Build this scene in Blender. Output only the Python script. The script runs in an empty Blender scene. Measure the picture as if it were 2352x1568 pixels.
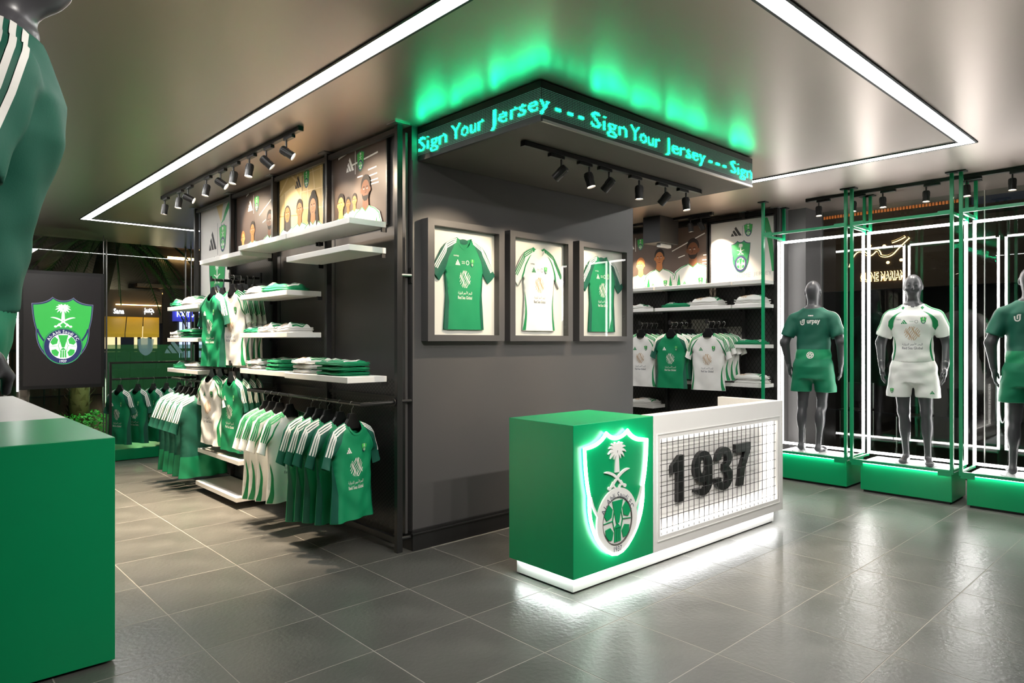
import bpy, bmesh, math, random
import numpy as np
from mathutils import Vector, Matrix
from mathutils.bvhtree import BVHTree
from mathutils.geometry import tessellate_polygon, delaunay_2d_cdt
random.seed(5)
SC = bpy.context.scene
C = SC.collection
PI = math.pi
R = math.radians

# ------------------------------------------------------------------ camera, world, exposure
cam = bpy.data.cameras.new('camera'); cam.sensor_width = 36.0; cam.lens = 36.0 * 1560 / 2352
cam.clip_start = .05; cam.clip_end = 200
cam_o = bpy.data.objects.new('camera', cam); C.objects.link(cam_o)
cam_o.location = (0, 0, 1.5); cam_o.rotation_euler = (R(90), 0, R(47.02 - 90))
SC.camera = cam_o
SC.view_settings.view_transform = 'Standard'
SC.view_settings.look = 'None'
SC.view_settings.gamma = 1.0
SC.view_settings.exposure = 0.58
SC.view_settings.use_curve_mapping = False
W = bpy.data.worlds.new('night'); SC.world = W; W.use_nodes = True
W.node_tree.nodes['Background'].inputs[0].default_value = (.012, .014, .02, 1)
W.node_tree.nodes['Background'].inputs[1].default_value = .6
try:
    SC.cycles.max_bounces = 8; SC.cycles.transparent_max_bounces = 24
    SC.cycles.sample_clamp_indirect = 6.0
    SC.cycles.caustics_reflective = False; SC.cycles.caustics_refractive = False
except Exception:
    pass
SPOT_W = 140.0                     # shop spots
LED_CEIL, LED_FRAME, LED_DESK = 26.0, 15.0, 26.0
WARM = (1.0, .80, .58)

# ------------------------------------------------------------------ materials
def lin(c):
    return tuple((x / 255 / 12.92) if x / 255 <= .04045 else ((x / 255 + .055) / 1.055) ** 2.4 for x in c)
MT = {}
def mk(name, col, rough=.5, metal=0.0, emit=0.0, var=.06, vscale=6.0, bump=0.0, bscale=60.0, spec=.5, coat=0.0, rvar=0.0, ecol=None, aniso=None):
    m = bpy.data.materials.new(name); m.use_nodes = True
    nt = m.node_tree; p = nt.nodes['Principled BSDF']; L = nt.links.new
    c = lin(col)
    p.inputs['Roughness'].default_value = rough; p.inputs['Metallic'].default_value = metal
    p.inputs['Specular IOR Level'].default_value = spec
    if coat: p.inputs['Coat Weight'].default_value = coat; p.inputs['Coat Roughness'].default_value = .08
    tc = nt.nodes.new('ShaderNodeTexCoord'); mp = nt.nodes.new('ShaderNodeMapping'); L(tc.outputs['Object'], mp.inputs['Vector'])
    if aniso: mp.inputs['Scale'].default_value = aniso
    nz = nt.nodes.new('ShaderNodeTexNoise'); nz.inputs['Scale'].default_value = vscale; nz.inputs['Detail'].default_value = 4
    L(mp.outputs[0], nz.inputs['Vector'])
    mx = nt.nodes.new('ShaderNodeMix'); mx.data_type = 'RGBA'
    mx.inputs[6].default_value = (*[x * (1 - var) for x in c], 1); mx.inputs[7].default_value = (*[min(1, x * (1 + var)) for x in c], 1)
    L(nz.outputs['Fac'], mx.inputs[0]); L(mx.outputs[2], p.inputs['Base Color'])
    if rvar:
        mr = nt.nodes.new('ShaderNodeMapRange'); mr.inputs[3].default_value = max(.02, rough - rvar); mr.inputs[4].default_value = rough + rvar
        L(nz.outputs['Fac'], mr.inputs[0]); L(mr.outputs[0], p.inputs['Roughness'])
    if bump:
        n2 = nt.nodes.new('ShaderNodeTexNoise'); n2.inputs['Scale'].default_value = bscale; n2.inputs['Detail'].default_value = 3
        L(mp.outputs[0], n2.inputs['Vector'])
        b = nt.nodes.new('ShaderNodeBump'); b.inputs['Strength'].default_value = bump; b.inputs['Distance'].default_value = .01
        L(n2.outputs['Fac'], b.inputs['Height']); L(b.outputs[0], p.inputs['Normal'])
    if emit:
        p.inputs['Emission Color'].default_value = (*(ecol or c), 1); p.inputs['Emission Strength'].default_value = emit
    MT[name] = m
    return m
def mkglass(name, tint=(.93, .97, .95), ior=1.5, rough=0.0, body=None, op=0.0):
    m = bpy.data.materials.new(name); m.use_nodes = True
    nt = m.node_tree; nt.nodes.clear(); L = nt.links.new
    out = nt.nodes.new('ShaderNodeOutputMaterial'); fr = nt.nodes.new('ShaderNodeFresnel'); fr.inputs[0].default_value = ior
    tr = nt.nodes.new('ShaderNodeBsdfTransparent'); tr.inputs[0].default_value = (*tint, 1)
    gl = nt.nodes.new('ShaderNodeBsdfGlossy'); gl.inputs['Roughness'].default_value = rough
    ge = nt.nodes.new('ShaderNodeNewGeometry'); iv = nt.nodes.new('ShaderNodeMath'); iv.operation = 'SUBTRACT'; iv.inputs[0].default_value = 1.0
    ml = nt.nodes.new('ShaderNodeMath'); ml.operation = 'MULTIPLY'
    L(ge.outputs['Backfacing'], iv.inputs[1]); L(iv.outputs[0], ml.inputs[1]); L(fr.outputs[0], ml.inputs[0])
    mix = nt.nodes.new('ShaderNodeMixShader'); src = tr.outputs[0]
    if body:
        df = nt.nodes.new('ShaderNodeBsdfDiffuse'); df.inputs[0].default_value = (*lin(body), 1)
        m0 = nt.nodes.new('ShaderNodeMixShader'); m0.inputs[0].default_value = op
        L(tr.outputs[0], m0.inputs[1]); L(df.outputs[0], m0.inputs[2]); src = m0.outputs[0]
    L(ml.outputs[0], mix.inputs[0]); L(src, mix.inputs[1]); L(gl.outputs[0], mix.inputs[2]); L(mix.outputs[0], out.inputs[0])
    MT[name] = m

mk('ceiling', (166, 152, 143), .36, metal=.78, var=.03, vscale=.8)
mk('wall_dark', (78, 76, 76), .45, var=.06, vscale=2, bump=.02, bscale=220, spec=.4)
mk('wall_black', (74, 71, 70), .5, var=.08)
mk('soffit', (84, 79, 74), .6, var=.05)
mk('tile', (88, 87, 83), .31, var=.5, vscale=2.8, bump=.18, bscale=38, rvar=.10, spec=.5)
mk('grout', (150, 146, 138), .8)
mk('black_metal', (42, 41, 41), .38, metal=.25, var=.08, bump=.02, bscale=150)
mk('black_matte', (24, 24, 24), .55)
mk('black_plastic', (18, 18, 19), .35)
mk('steel', (170, 168, 165), .28, metal=.9)
mk('shelf_white', (236, 234, 230), .42, var=.02)
mk('desk_white', (226, 224, 221), .38, var=.02)
mk('green_paint', (0, 150, 92), .30, var=.04, spec=.45)
mk('green_metal', (14, 152, 98), .32, var=.05)
mk('jersey_green', (0, 136, 88), .62, var=.06, vscale=14, bump=.05, bscale=320)
mk('jersey_teal', (8, 90, 71), .66, var=.07, vscale=14, bump=.06, bscale=320)
mk('jersey_white', (236, 235, 231), .66, var=.03, vscale=14, bump=.05, bscale=320)
mk('jersey_mid', (6, 122, 86), .62, var=.06, vscale=14, bump=.05, bscale=320)
mk('print_white', (240, 238, 232), .6, var=.01)
mk('print_green', (10, 132, 76), .6, var=.03)
mk('print_gold', (196, 160, 118), .5, var=.03)
mk('print_grey', (88, 92, 104), .6, var=.03)
mk('print_dark', (44, 42, 42), .6, var=.03)
mk('crest_green', (58, 182, 78), .5, var=.02)
mk('crest_mid', (34, 150, 82), .5, var=.02)
mk('navy', (44, 50, 98), .5, var=.02)
mk('silver', (226, 226, 223), .40, var=.03)
mk('paper_white', (228, 224, 219), .7, var=.02)
mk('print_silver', (186, 184, 181), .5, var=.02)
mk('poster_dark', (86, 72, 64), .5, var=.22, vscale=2)
mk('poster_sand', (206, 176, 112), .55, var=.06, vscale=2)
mk('poster_sand_light', (226, 202, 148), .55, var=.03)
mk('poster_sand_deep', (170, 138, 80), .55, var=.03)
mk('poster_glow', (150, 112, 78), .55, var=.08)
mk('skin_light', (226, 164, 98), .6, var=.06)
mk('skin_mid', (186, 118, 66), .6, var=.06)
mk('skin_deep', (104, 64, 40), .6, var=.06)
mk('hair_dark', (24, 18, 16), .7)
mk('mannequin_grey', (74, 73, 77), .34, var=.05, bump=.01)
mk('carton', (176, 172, 164), .7, var=.05)
mk('led_white', (255, 255, 255), .5, emit=LED_CEIL, ecol=(1, .985, .96))
mk('led_frame', (255, 255, 255), .5, emit=LED_FRAME, ecol=(1, .975, .94))
mk('led_desk', (255, 255, 255), .5, emit=LED_DESK, ecol=(.97, .985, 1))
mk('led_panel', (255, 255, 255), .5, emit=4.5, ecol=(1, .97, .9))
mk('led_crest', (255, 255, 255), .5, emit=9, ecol=(.96, 1, .97))
mk('led_spot', (255, 240, 210), .5, emit=14, ecol=(1, .86, .66))
mk('dot_lit', (10, 250, 180), .5, emit=14, ecol=(.014, 1, .50))
mk('dot_dim', (120, 200, 170), .5, emit=.22, ecol=(.35, 1, .75))
mk('screen_black', (50, 46, 47), .3, emit=.05, ecol=lin((70, 64, 65)))
mk('scr_green', (58, 182, 78), .4, emit=.42, ecol=lin((72, 205, 90)))
mk('scr_white', (240, 240, 240), .4, emit=.6, ecol=lin((240, 240, 240)))
mk('scr_navy', (44, 50, 98), .4, emit=.35, ecol=lin((56, 62, 118)))
mk('scr_grey', (120, 124, 150), .4, emit=.4, ecol=lin((140, 146, 170)))
mk('ground_dark', (30, 28, 26), .3, var=.2)
mk('night_wall', (46, 38, 32), .7, var=.15)
mk('wood_slat', (120, 80, 52), .5, var=.2, vscale=4)
mk('led_amber', (255, 180, 90), .5, emit=14, ecol=(1, .55, .2))
mk('sign_gold', (255, 210, 130), .5, emit=2.6, ecol=(1, .66, .28))
mk('sign_white', (255, 255, 255), .5, emit=4, ecol=(.9, .92, 1))
mk('sign_blue', (60, 70, 255), .5, emit=.22, ecol=(.08, .1, .9))
mk('awning', (190, 160, 40), .6, emit=.06, ecol=lin((190, 160, 40)))
mk('lit_window', (255, 220, 160), .5, emit=.9, ecol=(1, .74, .42))
mk('lit_window_blue', (190, 200, 255), .5, emit=1.0, ecol=(.55, .62, 1))
mk('palm_leaf', (52, 82, 34), .55, var=.3)
mk('palm_bark', (88, 66, 44), .8, var=.3, bump=.4, bscale=20)
mk('hedge', (40, 130, 40), .6, var=.4)
mk('acrylic', (222, 226, 226), .12, var=.01)
mkglass('glass', ior=1.75)
mkglass('case_glass', tint=(.97, .98, .97), ior=1.38)
mkglass('film_green', tint=(.55, .75, .6), body=(62, 128, 78), op=.62)
mkglass('film_pale', tint=(.8, .9, .9), body=(150, 190, 190), op=.75)

# ------------------------------------------------------------------ builders
ORG = {}
class MB:
    def __init__(s): s.v = []; s.f = []; s.m = []; s.k = 0
    def mat(s, k): s.k = k; return s
    def quad(s, *p):
        n = len(s.v); s.v += [tuple(q) for q in p]; s.f.append(tuple(range(n, n + len(p)))); s.m.append(s.k); return s
    def box(s, x0, x1, y0, y1, z0, z1):
        n = len(s.v)
        s.v += [(x, y, z) for z in (z0, z1) for y in (y0, y1) for x in (x0, x1)]
        for f in ((0, 2, 3, 1), (4, 5, 7, 6), (0, 1, 5, 4), (2, 6, 7, 3), (0, 4, 6, 2), (1, 3, 7, 5)):
            s.f.append(tuple(n + i for i in f)); s.m.append(s.k)
        return s
    def cyl(s, a, b, r, n=12, r2=None, caps=True):
        a, b = Vector(a), Vector(b); d = (b - a).normalized()
        u = d.orthogonal().normalized(); w = d.cross(u); k = len(s.v); r2 = r if r2 is None else r2
        for c, rr in ((a, r), (b, r2)):
            for i in range(n):
                t = 2 * PI * i / n; s.v.append(tuple(c + (u * math.cos(t) + w * math.sin(t)) * rr))
        for i in range(n):
            j = (i + 1) % n; s.f.append((k + i, k + j, k + n + j, k + n + i)); s.m.append(s.k)
        if caps:
            s.f.append(tuple(k + i for i in reversed(range(n)))); s.m.append(s.k)
            s.f.append(tuple(k + n + i for i in range(n))); s.m.append(s.k)
        return s
    def tube(s, pts, r, n=8, closed=False):
        pts = [Vector(p) for p in pts]; N = len(pts); k = len(s.v); u = None
        for i, p in enumerate(pts):
            a = pts[i - 1] if (i or closed) else p; b = pts[(i + 1) % N] if (i < N - 1 or closed) else p
            d = (b - a).normalized()
            u = d.orthogonal().normalized() if u is None else (u - d * u.dot(d)).normalized()
            w = d.cross(u)
            for q in range(n):
                t = 2 * PI * q / n; s.v.append(tuple(p + (u * math.cos(t) + w * math.sin(t)) * r))
        for i in range(N if closed else N - 1):
            i2 = (i + 1) % N
            for q in range(n):
                q2 = (q + 1) % n
                s.f.append((k + i * n + q, k + i * n + q2, k + i2 * n + q2, k + i2 * n + q)); s.m.append(s.k)
        if not closed:
            s.f.append(tuple(k + q for q in reversed(range(n)))); s.m.append(s.k)
            s.f.append(tuple(k + (N - 1) * n + q for q in range(n))); s.m.append(s.k)
        return s
    def prism(s, loop, f0, f1):
        """loop of 2-D points, f0/f1 map (u,v) to the two end faces"""
        n = len(loop); k = len(s.v)
        s.v += [tuple(f0(*p)) for p in loop] + [tuple(f1(*p)) for p in loop]
        for t in tessellate_polygon([[Vector((p[0], p[1], 0)) for p in loop]]):
            s.f.append(tuple(k + i for i in t)); s.m.append(s.k)
            s.f.append(tuple(k + n + i for i in reversed(t))); s.m.append(s.k)
        for i in range(n):
            j = (i + 1) % n; s.f.append((k + i, k + j, k + n + j, k + n + i)); s.m.append(s.k)
        return s
    def ob(s, name, mats, parent=None, bevel=0, smooth=False):
        o = org(parent) if parent else Vector((0, 0, 0))
        me = bpy.data.meshes.new(name)
        me.from_pydata([tuple(Vector(p) - o) for p in s.v], [], s.f)
        if isinstance(mats, str): mats = [mats]
        for m in mats: me.materials.append(MT[m])
        me.polygons.foreach_set('material_index', s.m)
        bm = bmesh.new(); bm.from_mesh(me)
        bmesh.ops.recalc_face_normals(bm, faces=bm.faces)
        if bevel: bmesh.ops.bevel(bm, geom=bm.edges[:], offset=bevel, segments=2, affect='EDGES', profile=.5)
        bm.to_mesh(me); bm.free()
        if smooth: me.polygons.foreach_set('use_smooth', [True] * len(me.polygons))
        me.update()
        return link(name, me, parent)
def link(name, me, parent=None):
    o = bpy.data.objects.new(name, me); C.objects.link(o)
    if parent: o.parent = parent; ORG[o.name] = org(parent)
    return o
def org(o): return ORG.get(o.name, Vector((0, 0, 0)))
def thing(name, label, cat, loc=(0, 0, 0), group=None, kind=None):
    o = bpy.data.objects.new(name, None); C.objects.link(o); o.location = loc; ORG[o.name] = Vector(loc)
    o.empty_display_size = .1
    return tag(o, label, cat, group, kind)
def tag(o, label=None, cat=None, group=None, kind=None):
    if label: o['label'] = label
    if cat: o['category'] = cat
    if group: o['group'] = group
    if kind: o['kind'] = kind
    return o
def dup(root, loc, rz, label, group, scale=None, tilt=0.0):
    r = root.copy(); C.objects.link(r); r.location = loc; r.rotation_euler = (tilt, 0, rz); r['label'] = label
    if group: r['group'] = group
    if scale: r.scale = scale
    for ch in root.children:
        c = ch.copy(); C.objects.link(c); c.parent = r
        for g in ch.children:
            d = g.copy(); C.objects.link(d); d.parent = c
    return r
def box(name, m, x0, x1, y0, y1, z0, z1, parent=None, bevel=0):
    return MB().box(min(x0, x1), max(x0, x1), min(y0, y1), max(y0, y1), min(z0, z1), max(z0, z1)).ob(name, m, parent, bevel)

# ------------------------------------------------------------------ flat art (print, lettering, logos)
_TX = {}
def text_tris(s, bold=0.0):
    k = (s, bold)
    if k in _TX: return _TX[k]
    cu = bpy.data.curves.new('t', 'FONT'); cu.body = s; cu.offset = bold; cu.resolution_u = 2
    o = bpy.data.objects.new('t', cu); C.objects.link(o); bpy.context.view_layer.update()
    ev = o.evaluated_get(bpy.context.evaluated_depsgraph_get()); me = ev.to_mesh(); me.calc_loop_triangles()
    V = np.array([v.co[:2] for v in me.vertices]); T = np.array([t.vertices[:] for t in me.loop_triangles])
    ev.to_mesh_clear(); bpy.data.objects.remove(o); bpy.data.curves.remove(cu)
    P = V[T]; x0, y0 = V.min(0); x1, y1 = V.max(0)
    _TX[k] = (P, x0, x1, y0, y1)
    return _TX[k]
class Art:
    def __init__(s): s.t = []; s.loops = []; s.n = 0
    def up(s, l): s.n += 1; return l + s.n * 1e-5      # keeps the drawing order inside one layer
    def poly(s, col, loop, l=0, holes=()):
        l = s.up(l); loops = [list(loop)] + [list(h) for h in holes]; flat = [p for q in loops for p in q]
        for t in tessellate_polygon([[Vector((p[0], p[1], 0)) for p in q] for q in loops]):
            s.t.append((col, l, tuple(flat[i] for i in t)))
        s.loops.append((col, l, loops)); return s
    def ell(s, col, cx, cy, rx, ry=None, l=0, n=28, rot=0):
        ry = rx if ry is None else ry; c, q = math.cos(rot), math.sin(rot)
        pts = [(rx * math.cos(2 * PI * i / n), ry * math.sin(2 * PI * i / n)) for i in range(n)]
        return s.poly(col, [(cx + x * c - y * q, cy + x * q + y * c) for x, y in pts], l)
    def ring(s, col, cx, cy, r0, r1, l=0, n=40):
        l = s.up(l); a = [(cx + r1 * math.cos(2 * PI * i / n), cy + r1 * math.sin(2 * PI * i / n)) for i in range(n)]
        b = [(cx + r0 * math.cos(2 * PI * i / n), cy + r0 * math.sin(2 * PI * i / n)) for i in range(n)]
        for i in range(n):
            j = (i + 1) % n
            s.t.append((col, l, (b[i], a[i], a[j]))); s.t.append((col, l, (b[i], a[j], b[j])))
        s.loops.append((col, l, [a, b])); return s
    def line(s, col, pts, w, l=0):
        l = s.up(l); pts = [Vector((p[0], p[1])) for p in pts]; n = len(pts)
        ws = w if isinstance(w, (list, tuple)) else [w] * n; A, B = [], []
        for i, p in enumerate(pts):
            d = (pts[min(i + 1, n - 1)] - pts[max(i - 1, 0)]); d = d.normalized() if d.length > 1e-9 else Vector((1, 0))
            nr = Vector((-d.y, d.x)) * ws[i] / 2; A.append(tuple(p + nr)); B.append(tuple(p - nr))
        for i in range(n - 1):
            s.t.append((col, l, (A[i], B[i], B[i + 1]))); s.t.append((col, l, (A[i], B[i + 1], A[i + 1])))
        s.loops.append((col, l, [A + B[::-1]])); return s
    def text(s, col, st, cx, cy, h=None, w=None, l=0, bold=0.0):
        l = s.up(l); P, x0, x1, y0, y1 = text_tris(st, bold)
        sy = (h / (y1 - y0)) if h else None; sx = (w / (x1 - x0)) if w else None
        sx = sx or sy; sy = sy or sx
        Q = (P - [(x0 + x1) / 2, (y0 + y1) / 2]) * [sx, sy] + [cx, cy]
        for t in Q: s.t.append((col, l, tuple(map(tuple, t))))
        return s
    def arctext(s, col, st, cx, cy, r, h, a0, a1, l=0, bold=0.0):
        l = s.up(l); n = len(st)
        ws = [(text_tris(ch, bold)[2] - text_tris(ch, bold)[1] + .12) if ch != ' ' else .3 for ch in st]; tot = sum(ws); acc = 0
        for ch, wd in zip(st, ws):
            a = a0 + (a1 - a0) * (acc + wd / 2) / tot; acc += wd
            if ch == ' ': continue
            P, x0, x1, y0, y1 = text_tris(ch, bold); k = h / .72
            Q = (P - [(x0 + x1) / 2, .36]) * k; c, q = math.cos(a - PI / 2), math.sin(a - PI / 2)
            for t in Q:
                s.t.append((col, l, tuple((cx + r * math.cos(a) + x * c - y * q, cy + r * math.sin(a) + x * q + y * c) for x, y in t)))
        return s
    def add(s, a, ox, oy, sx, sy=None, l=0, cmap=None):
        sy = sx if sy is None else sy
        l += s.n * 1e-5; s.n += a.n
        for c, ll, t in a.t: s.t.append(((cmap or {}).get(c, c), ll + l, tuple((ox + x * sx, oy + y * sy) for x, y in t)))
        for c, ll, lp in a.loops: s.loops.append(((cmap or {}).get(c, c), ll + l, [[(ox + x * sx, oy + y * sy) for x, y in q] for q in lp]))
        return s
    def clip(s, x0, x1, y0, y1):
        out = []
        for c, l, t in s.t:
            P = list(t)
            for ax, v, sg in ((0, x0, 1), (0, x1, -1), (1, y0, 1), (1, y1, -1)):
                Q = []
                for i in range(len(P)):
                    a, b = P[i], P[(i + 1) % len(P)]; da, db = (a[ax] - v) * sg, (b[ax] - v) * sg
                    if da >= 0: Q.append(a)
                    if (da >= 0) != (db >= 0):
                        k = da / (da - db); Q.append((a[0] + (b[0] - a[0]) * k, a[1] + (b[1] - a[1]) * k))
                P = Q
                if len(P) < 3: break
            for i in range(1, len(P) - 1): out.append((c, l, (P[0], P[i], P[i + 1])))
        s.t = out; s.loops = []; return s
    def ob(s, name, parent, f, maxe=None, thick=None, smooth=False, org_local=False):
        """f(u,v,layer) -> 3-D"""
        cols = []; V = []; F = []; Mi = []
        lv = sorted(set(q[1] for q in s.t)); k = .004 if thick else .06; lm = {v: v + k * i for i, v in enumerate(lv)}
        tr = [(c, lm[l], t) for c, l, t in s.t]
        if maxe:
            src = tr; tr = []
            for c, l, t in src:
                st = [t]
                while st:
                    q = st.pop(); e = [math.dist(q[i], q[(i + 1) % 3]) for i in range(3)]; j = e.index(max(e))
                    if e[j] > maxe:
                        a, b, d = q[j], q[(j + 1) % 3], q[(j + 2) % 3]; m = ((a[0] + b[0]) / 2, (a[1] + b[1]) / 2)
                        st += [(a, m, d), (m, b, d)]
                    else: tr.append((c, l, q))
        tr = [(c, l, t if (t[1][0] - t[0][0]) * (t[2][1] - t[0][1]) - (t[2][0] - t[0][0]) * (t[1][1] - t[0][1]) > 0 else (t[0], t[2], t[1])) for c, l, t in tr]
        idx = {}
        for c, l, t in tr:
            if c not in cols: cols.append(c)
            ids = []
            for p in t:
                kk = (l, round(p[0], 7), round(p[1], 7))
                if kk not in idx: idx[kk] = len(V); V.append(kk)
                ids.append(idx[kk])
            if len(set(ids)) == 3: F.append(tuple(ids)); Mi.append(cols.index(c))
        V3 = [tuple(f(u, v, l)) for l, u, v in V]
        if thick:
            for c, l, loops in s.loops:
                if c not in cols: cols.append(c)
                for q in loops:
                    n = len(V3)
                    V3 += [tuple(f(u, v, l)) for u, v in q] + [tuple(f(u, v, l - thick)) for u, v in q]; k = len(q)
                    for i in range(k):
                        j = (i + 1) % k; F.append((n + i, n + j, n + k + j, n + k + i)); Mi.append(cols.index(c))
        o = org(parent) if parent else Vector((0, 0, 0))
        me = bpy.data.meshes.new(name); me.from_pydata([tuple(Vector(p) - o) for p in V3], [], F)
        for c in cols: me.materials.append(MT[c])
        me.polygons.foreach_set('material_index', Mi)
        if smooth: me.polygons.foreach_set('use_smooth', [True] * len(me.polygons))
        me.update()
        return link(name, me, parent)
def plane(o, U, V, N, eps=.0008):
    o, U, V, N = Vector(o), Vector(U), Vector(V), Vector(N)
    return lambda u, v, l: o + U * u + V * v + N * (eps * (l + 1))
def bez(p0, p1, p2, n=8):
    return [((1 - t) ** 2 * p0[0] + 2 * t * (1 - t) * p1[0] + t * t * p2[0], (1 - t) ** 2 * p0[1] + 2 * t * (1 - t) * p1[1] + t * t * p2[1]) for t in [i / n for i in range(n + 1)]]

# club crest, one unit wide
def crest_outline(k=1.0):
    h = bez((0, .545), (.10, .545), (.17, .607), 5) + bez((.17, .607), (.27, .49), (.5, .488), 7)[1:]
    h += bez((.5, .488), (.49, .22), (.432, .03), 6)[1:] + bez((.432, .03), (.452, -.33), (.16, -.535), 9)[1:] + [(.08, -.575), (0, -.588)]
    full = h + [(-x, y) for x, y in reversed(h[1:-1])]
    return [(x * k, .0 + y * k) for x, y in full]
BX, BY, BR = 0.0, -.266, .325
def palm_art(col, l):
    a = Art(); a.poly(col, [(-.030, .2), (.030, .2), (.017, .38), (-.017, .38)], l)
    for t, L in ((90, .085), (66, .11), (114, .11), (42, .125), (138, .125), (18, .135), (162, .135), (-8, .14), (188, .14), (-34, .13), (214, .13), (-58, .10), (238, .10)):
        r = R(t); ex, ey = math.cos(r), math.sin(r)
        p0 = (.008 * ex, .395 + .008 * ey); p1 = (ex * L * .55, .40 + ey * L * .5 + .035); p2 = (ex * L * .92, .395 + ey * L * .85)
        a.line(col, bez(p0, p1, p2, 5), [.012, .024, .027, .024, .016, .002], l)
    return a
def sword_art(col, l):
    a = Art()
    for sg in (-1, 1):
        a.line(col, [(sg * x, y) for x, y in bez((.2, .245), (.06, .25), (-.085, .095), 8)], [.006, .018, .024, .026, .026, .026, .024, .022, .02], l)
        a.line(col, [(sg * -.06, .14), (sg * -.115, .075)], .018, l); a.line(col, [(sg * -.03, .075), (sg * -.075, .125)], .02, l)
        a.ell(col, sg * -.125, .085, .022, .018, l)
    return a
def ball_art(w, g, l, cut=None):
    a = Art(); a.ell(w, BX, BY, .226, l=l)
    def hexa(cx, cy, r, rot=0):
        P = []
        for i in range(6):
            t = rot + i * PI / 3; x, y = cx + r * math.cos(t), cy + r * math.sin(t); d = math.hypot(x, y)
            if d > .22: x, y = x * .22 / d, y * .22 / d
            P.append((BX + x, BY + y))
        a.poly(g, P, l + 1)
    hexa(-.155, .10, .078, .3); hexa(.155, .10, .078, -.3); hexa(-.14, -.12, .075, .2); hexa(.14, -.12, .075, -.2)
    a.poly(g, [(BX - .085, BY + .2), (BX + .085, BY + .2), (BX + .022, BY - .02), (BX - .022, BY - .02)], l + 1)
    for k in (-1, 0, 1): a.poly(g, [(BX + k * .038 - .014, BY - .2), (BX + k * .038 + .014, BY - .2), (BX + k * .034 + .012, BY - .07), (BX + k * .034 - .012, BY - .07)], l + 1)
    a.poly(g, [(BX - .05, BY - .065), (BX + .05, BY - .065), (BX, BY - .02)], l + 1)
    for sg in (-1, 1):
        a.line(g, [(BX + sg * .08, BY + .01), (BX + sg * .05, BY + .12)], .008, l + 1); a.line(g, [(BX + sg * .08, BY + .01), (BX + sg * .05, BY - .09)], .008, l + 1)
        a.line(g, [(BX + sg * .08, BY + .01), (BX + sg * .215, BY)], .006, l + 1)
    return a
def crest_full(g='crest_green', n='navy', w='print_white', o='print_grey', text=True):
    a = Art(); a.poly(o, crest_outline(1.0), 0); a.poly(n, crest_outline(.982), 1); a.poly(g, crest_outline(.945), 2)
    for sg in (-1, 1): a.line(n, [(sg * x, y) for x, y in bez((.41, .04), (.38, -.1), (.24, -.24), 6)], .03, 3)
    a.add(palm_art(w, 3), 0, 0, 1); a.add(sword_art(w, 3), 0, 0, 1)
    a.ell(n, BX, BY, BR, l=4, n=40); a.ring(g, BX, BY, .307, .318, l=5); a.add(ball_art(w, g, 5), 0, 0, 1)
    if text:
        a.arctext(w, 'Al-Ahli Saudi FC', BX, BY, .265, .055, R(158), R(22), 5, .01)
        a.text(w, '1937', 0, -.531, h=.046, l=5, bold=.02)
    return a
CREST = crest_full()
CREST_S = crest_full(text=False)
def logo_bars(col, l=0):
    a = Art()
    for i, (x, h) in enumerate(((0, .34), (.34, .62), (.68, .92))):
        b = .27; k = .56
        a.poly(col, [(x - .05 * (i == 0), 0), (x + b, 0), (x + b - k * h - .02, h), (x - k * h + (.10 if i else .08), h - .16)] if i else [(-.06, 0), (.27, 0), (.27 - .2, .34), (.0, .2)], l)
    b = Art(); b.add(a, -.45, -.4, 1); return b
def wave_logo(col, l=0):
    a = Art()
    for i in range(11):
        x0 = -1.0 + .2 * i; run = []
        for j in range(41):
            t = -1.05 + 2.1 * j / 40; x = x0 + .10 * math.sin(t * 6 + i * 1.3) + .22 * t * (1 if i % 3 else .4); y = t
            if x * x + y * y < 1: run.append((x, y))
            else:
                if len(run) > 4: a.line(col, run, .072, l)
                run = []
        if len(run) > 4: a.line(col, run, .072, l)
    return a
AR = ''.join(reversed('\ufe8d\ufedf\ufe92\ufea4\ufeae \ufe8d\ufef7\ufea3\ufee4\ufeae \ufe8d\ufedf\ufeaa\ufeed\ufedf\ufef4\ufe94'))
def sponsor(wave, txt, l=0):
    a = Art(); a.add(wave_logo(wave, l), 0, 0, .068, .074)
    a.text(txt, AR, 0, -.112, w=.17, h=.034, l=l); a.text(txt, 'Red Sea Global', 0, -.150, w=.172, h=.026, l=l, bold=.008)
    return a

# ------------------------------------------------------------------ cloth shapes (two sheets inflated between their seams)
def dens(loop, h):
    out = []
    n = len(loop)
    for i in range(n):
        a, b = loop[i], loop[(i + 1) % n]; k = max(1, int(math.ceil(math.dist(a, b) / h)))
        out += [(a[0] + (b[0] - a[0]) * j / k, a[1] + (b[1] - a[1]) * j / k) for j in range(k)]
    return out
def sheet(loop, h):
    """even triangles (edges about h) inside a loop"""
    B = dens(loop, h); n = len(B); xs = [p[0] for p in B]; ys = [p[1] for p in B]
    BA = np.array(B); P = list(B); row = 0; y = min(ys) + h * .5
    while y < max(ys):
        x = min(xs) + h * (.5 if row % 2 else .95)
        while x < max(xs):
            if np.hypot(BA[:, 0] - x, BA[:, 1] - y).min() > h * .6: P.append((x, y))
            x += h
        y += h * .87; row += 1
    V, _, F, _, _, _ = delaunay_2d_cdt([Vector(p) for p in P], [], [list(range(n))], 1, 1e-6)
    return [tuple(v) for v in V], [tuple(f) for f in F]
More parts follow.
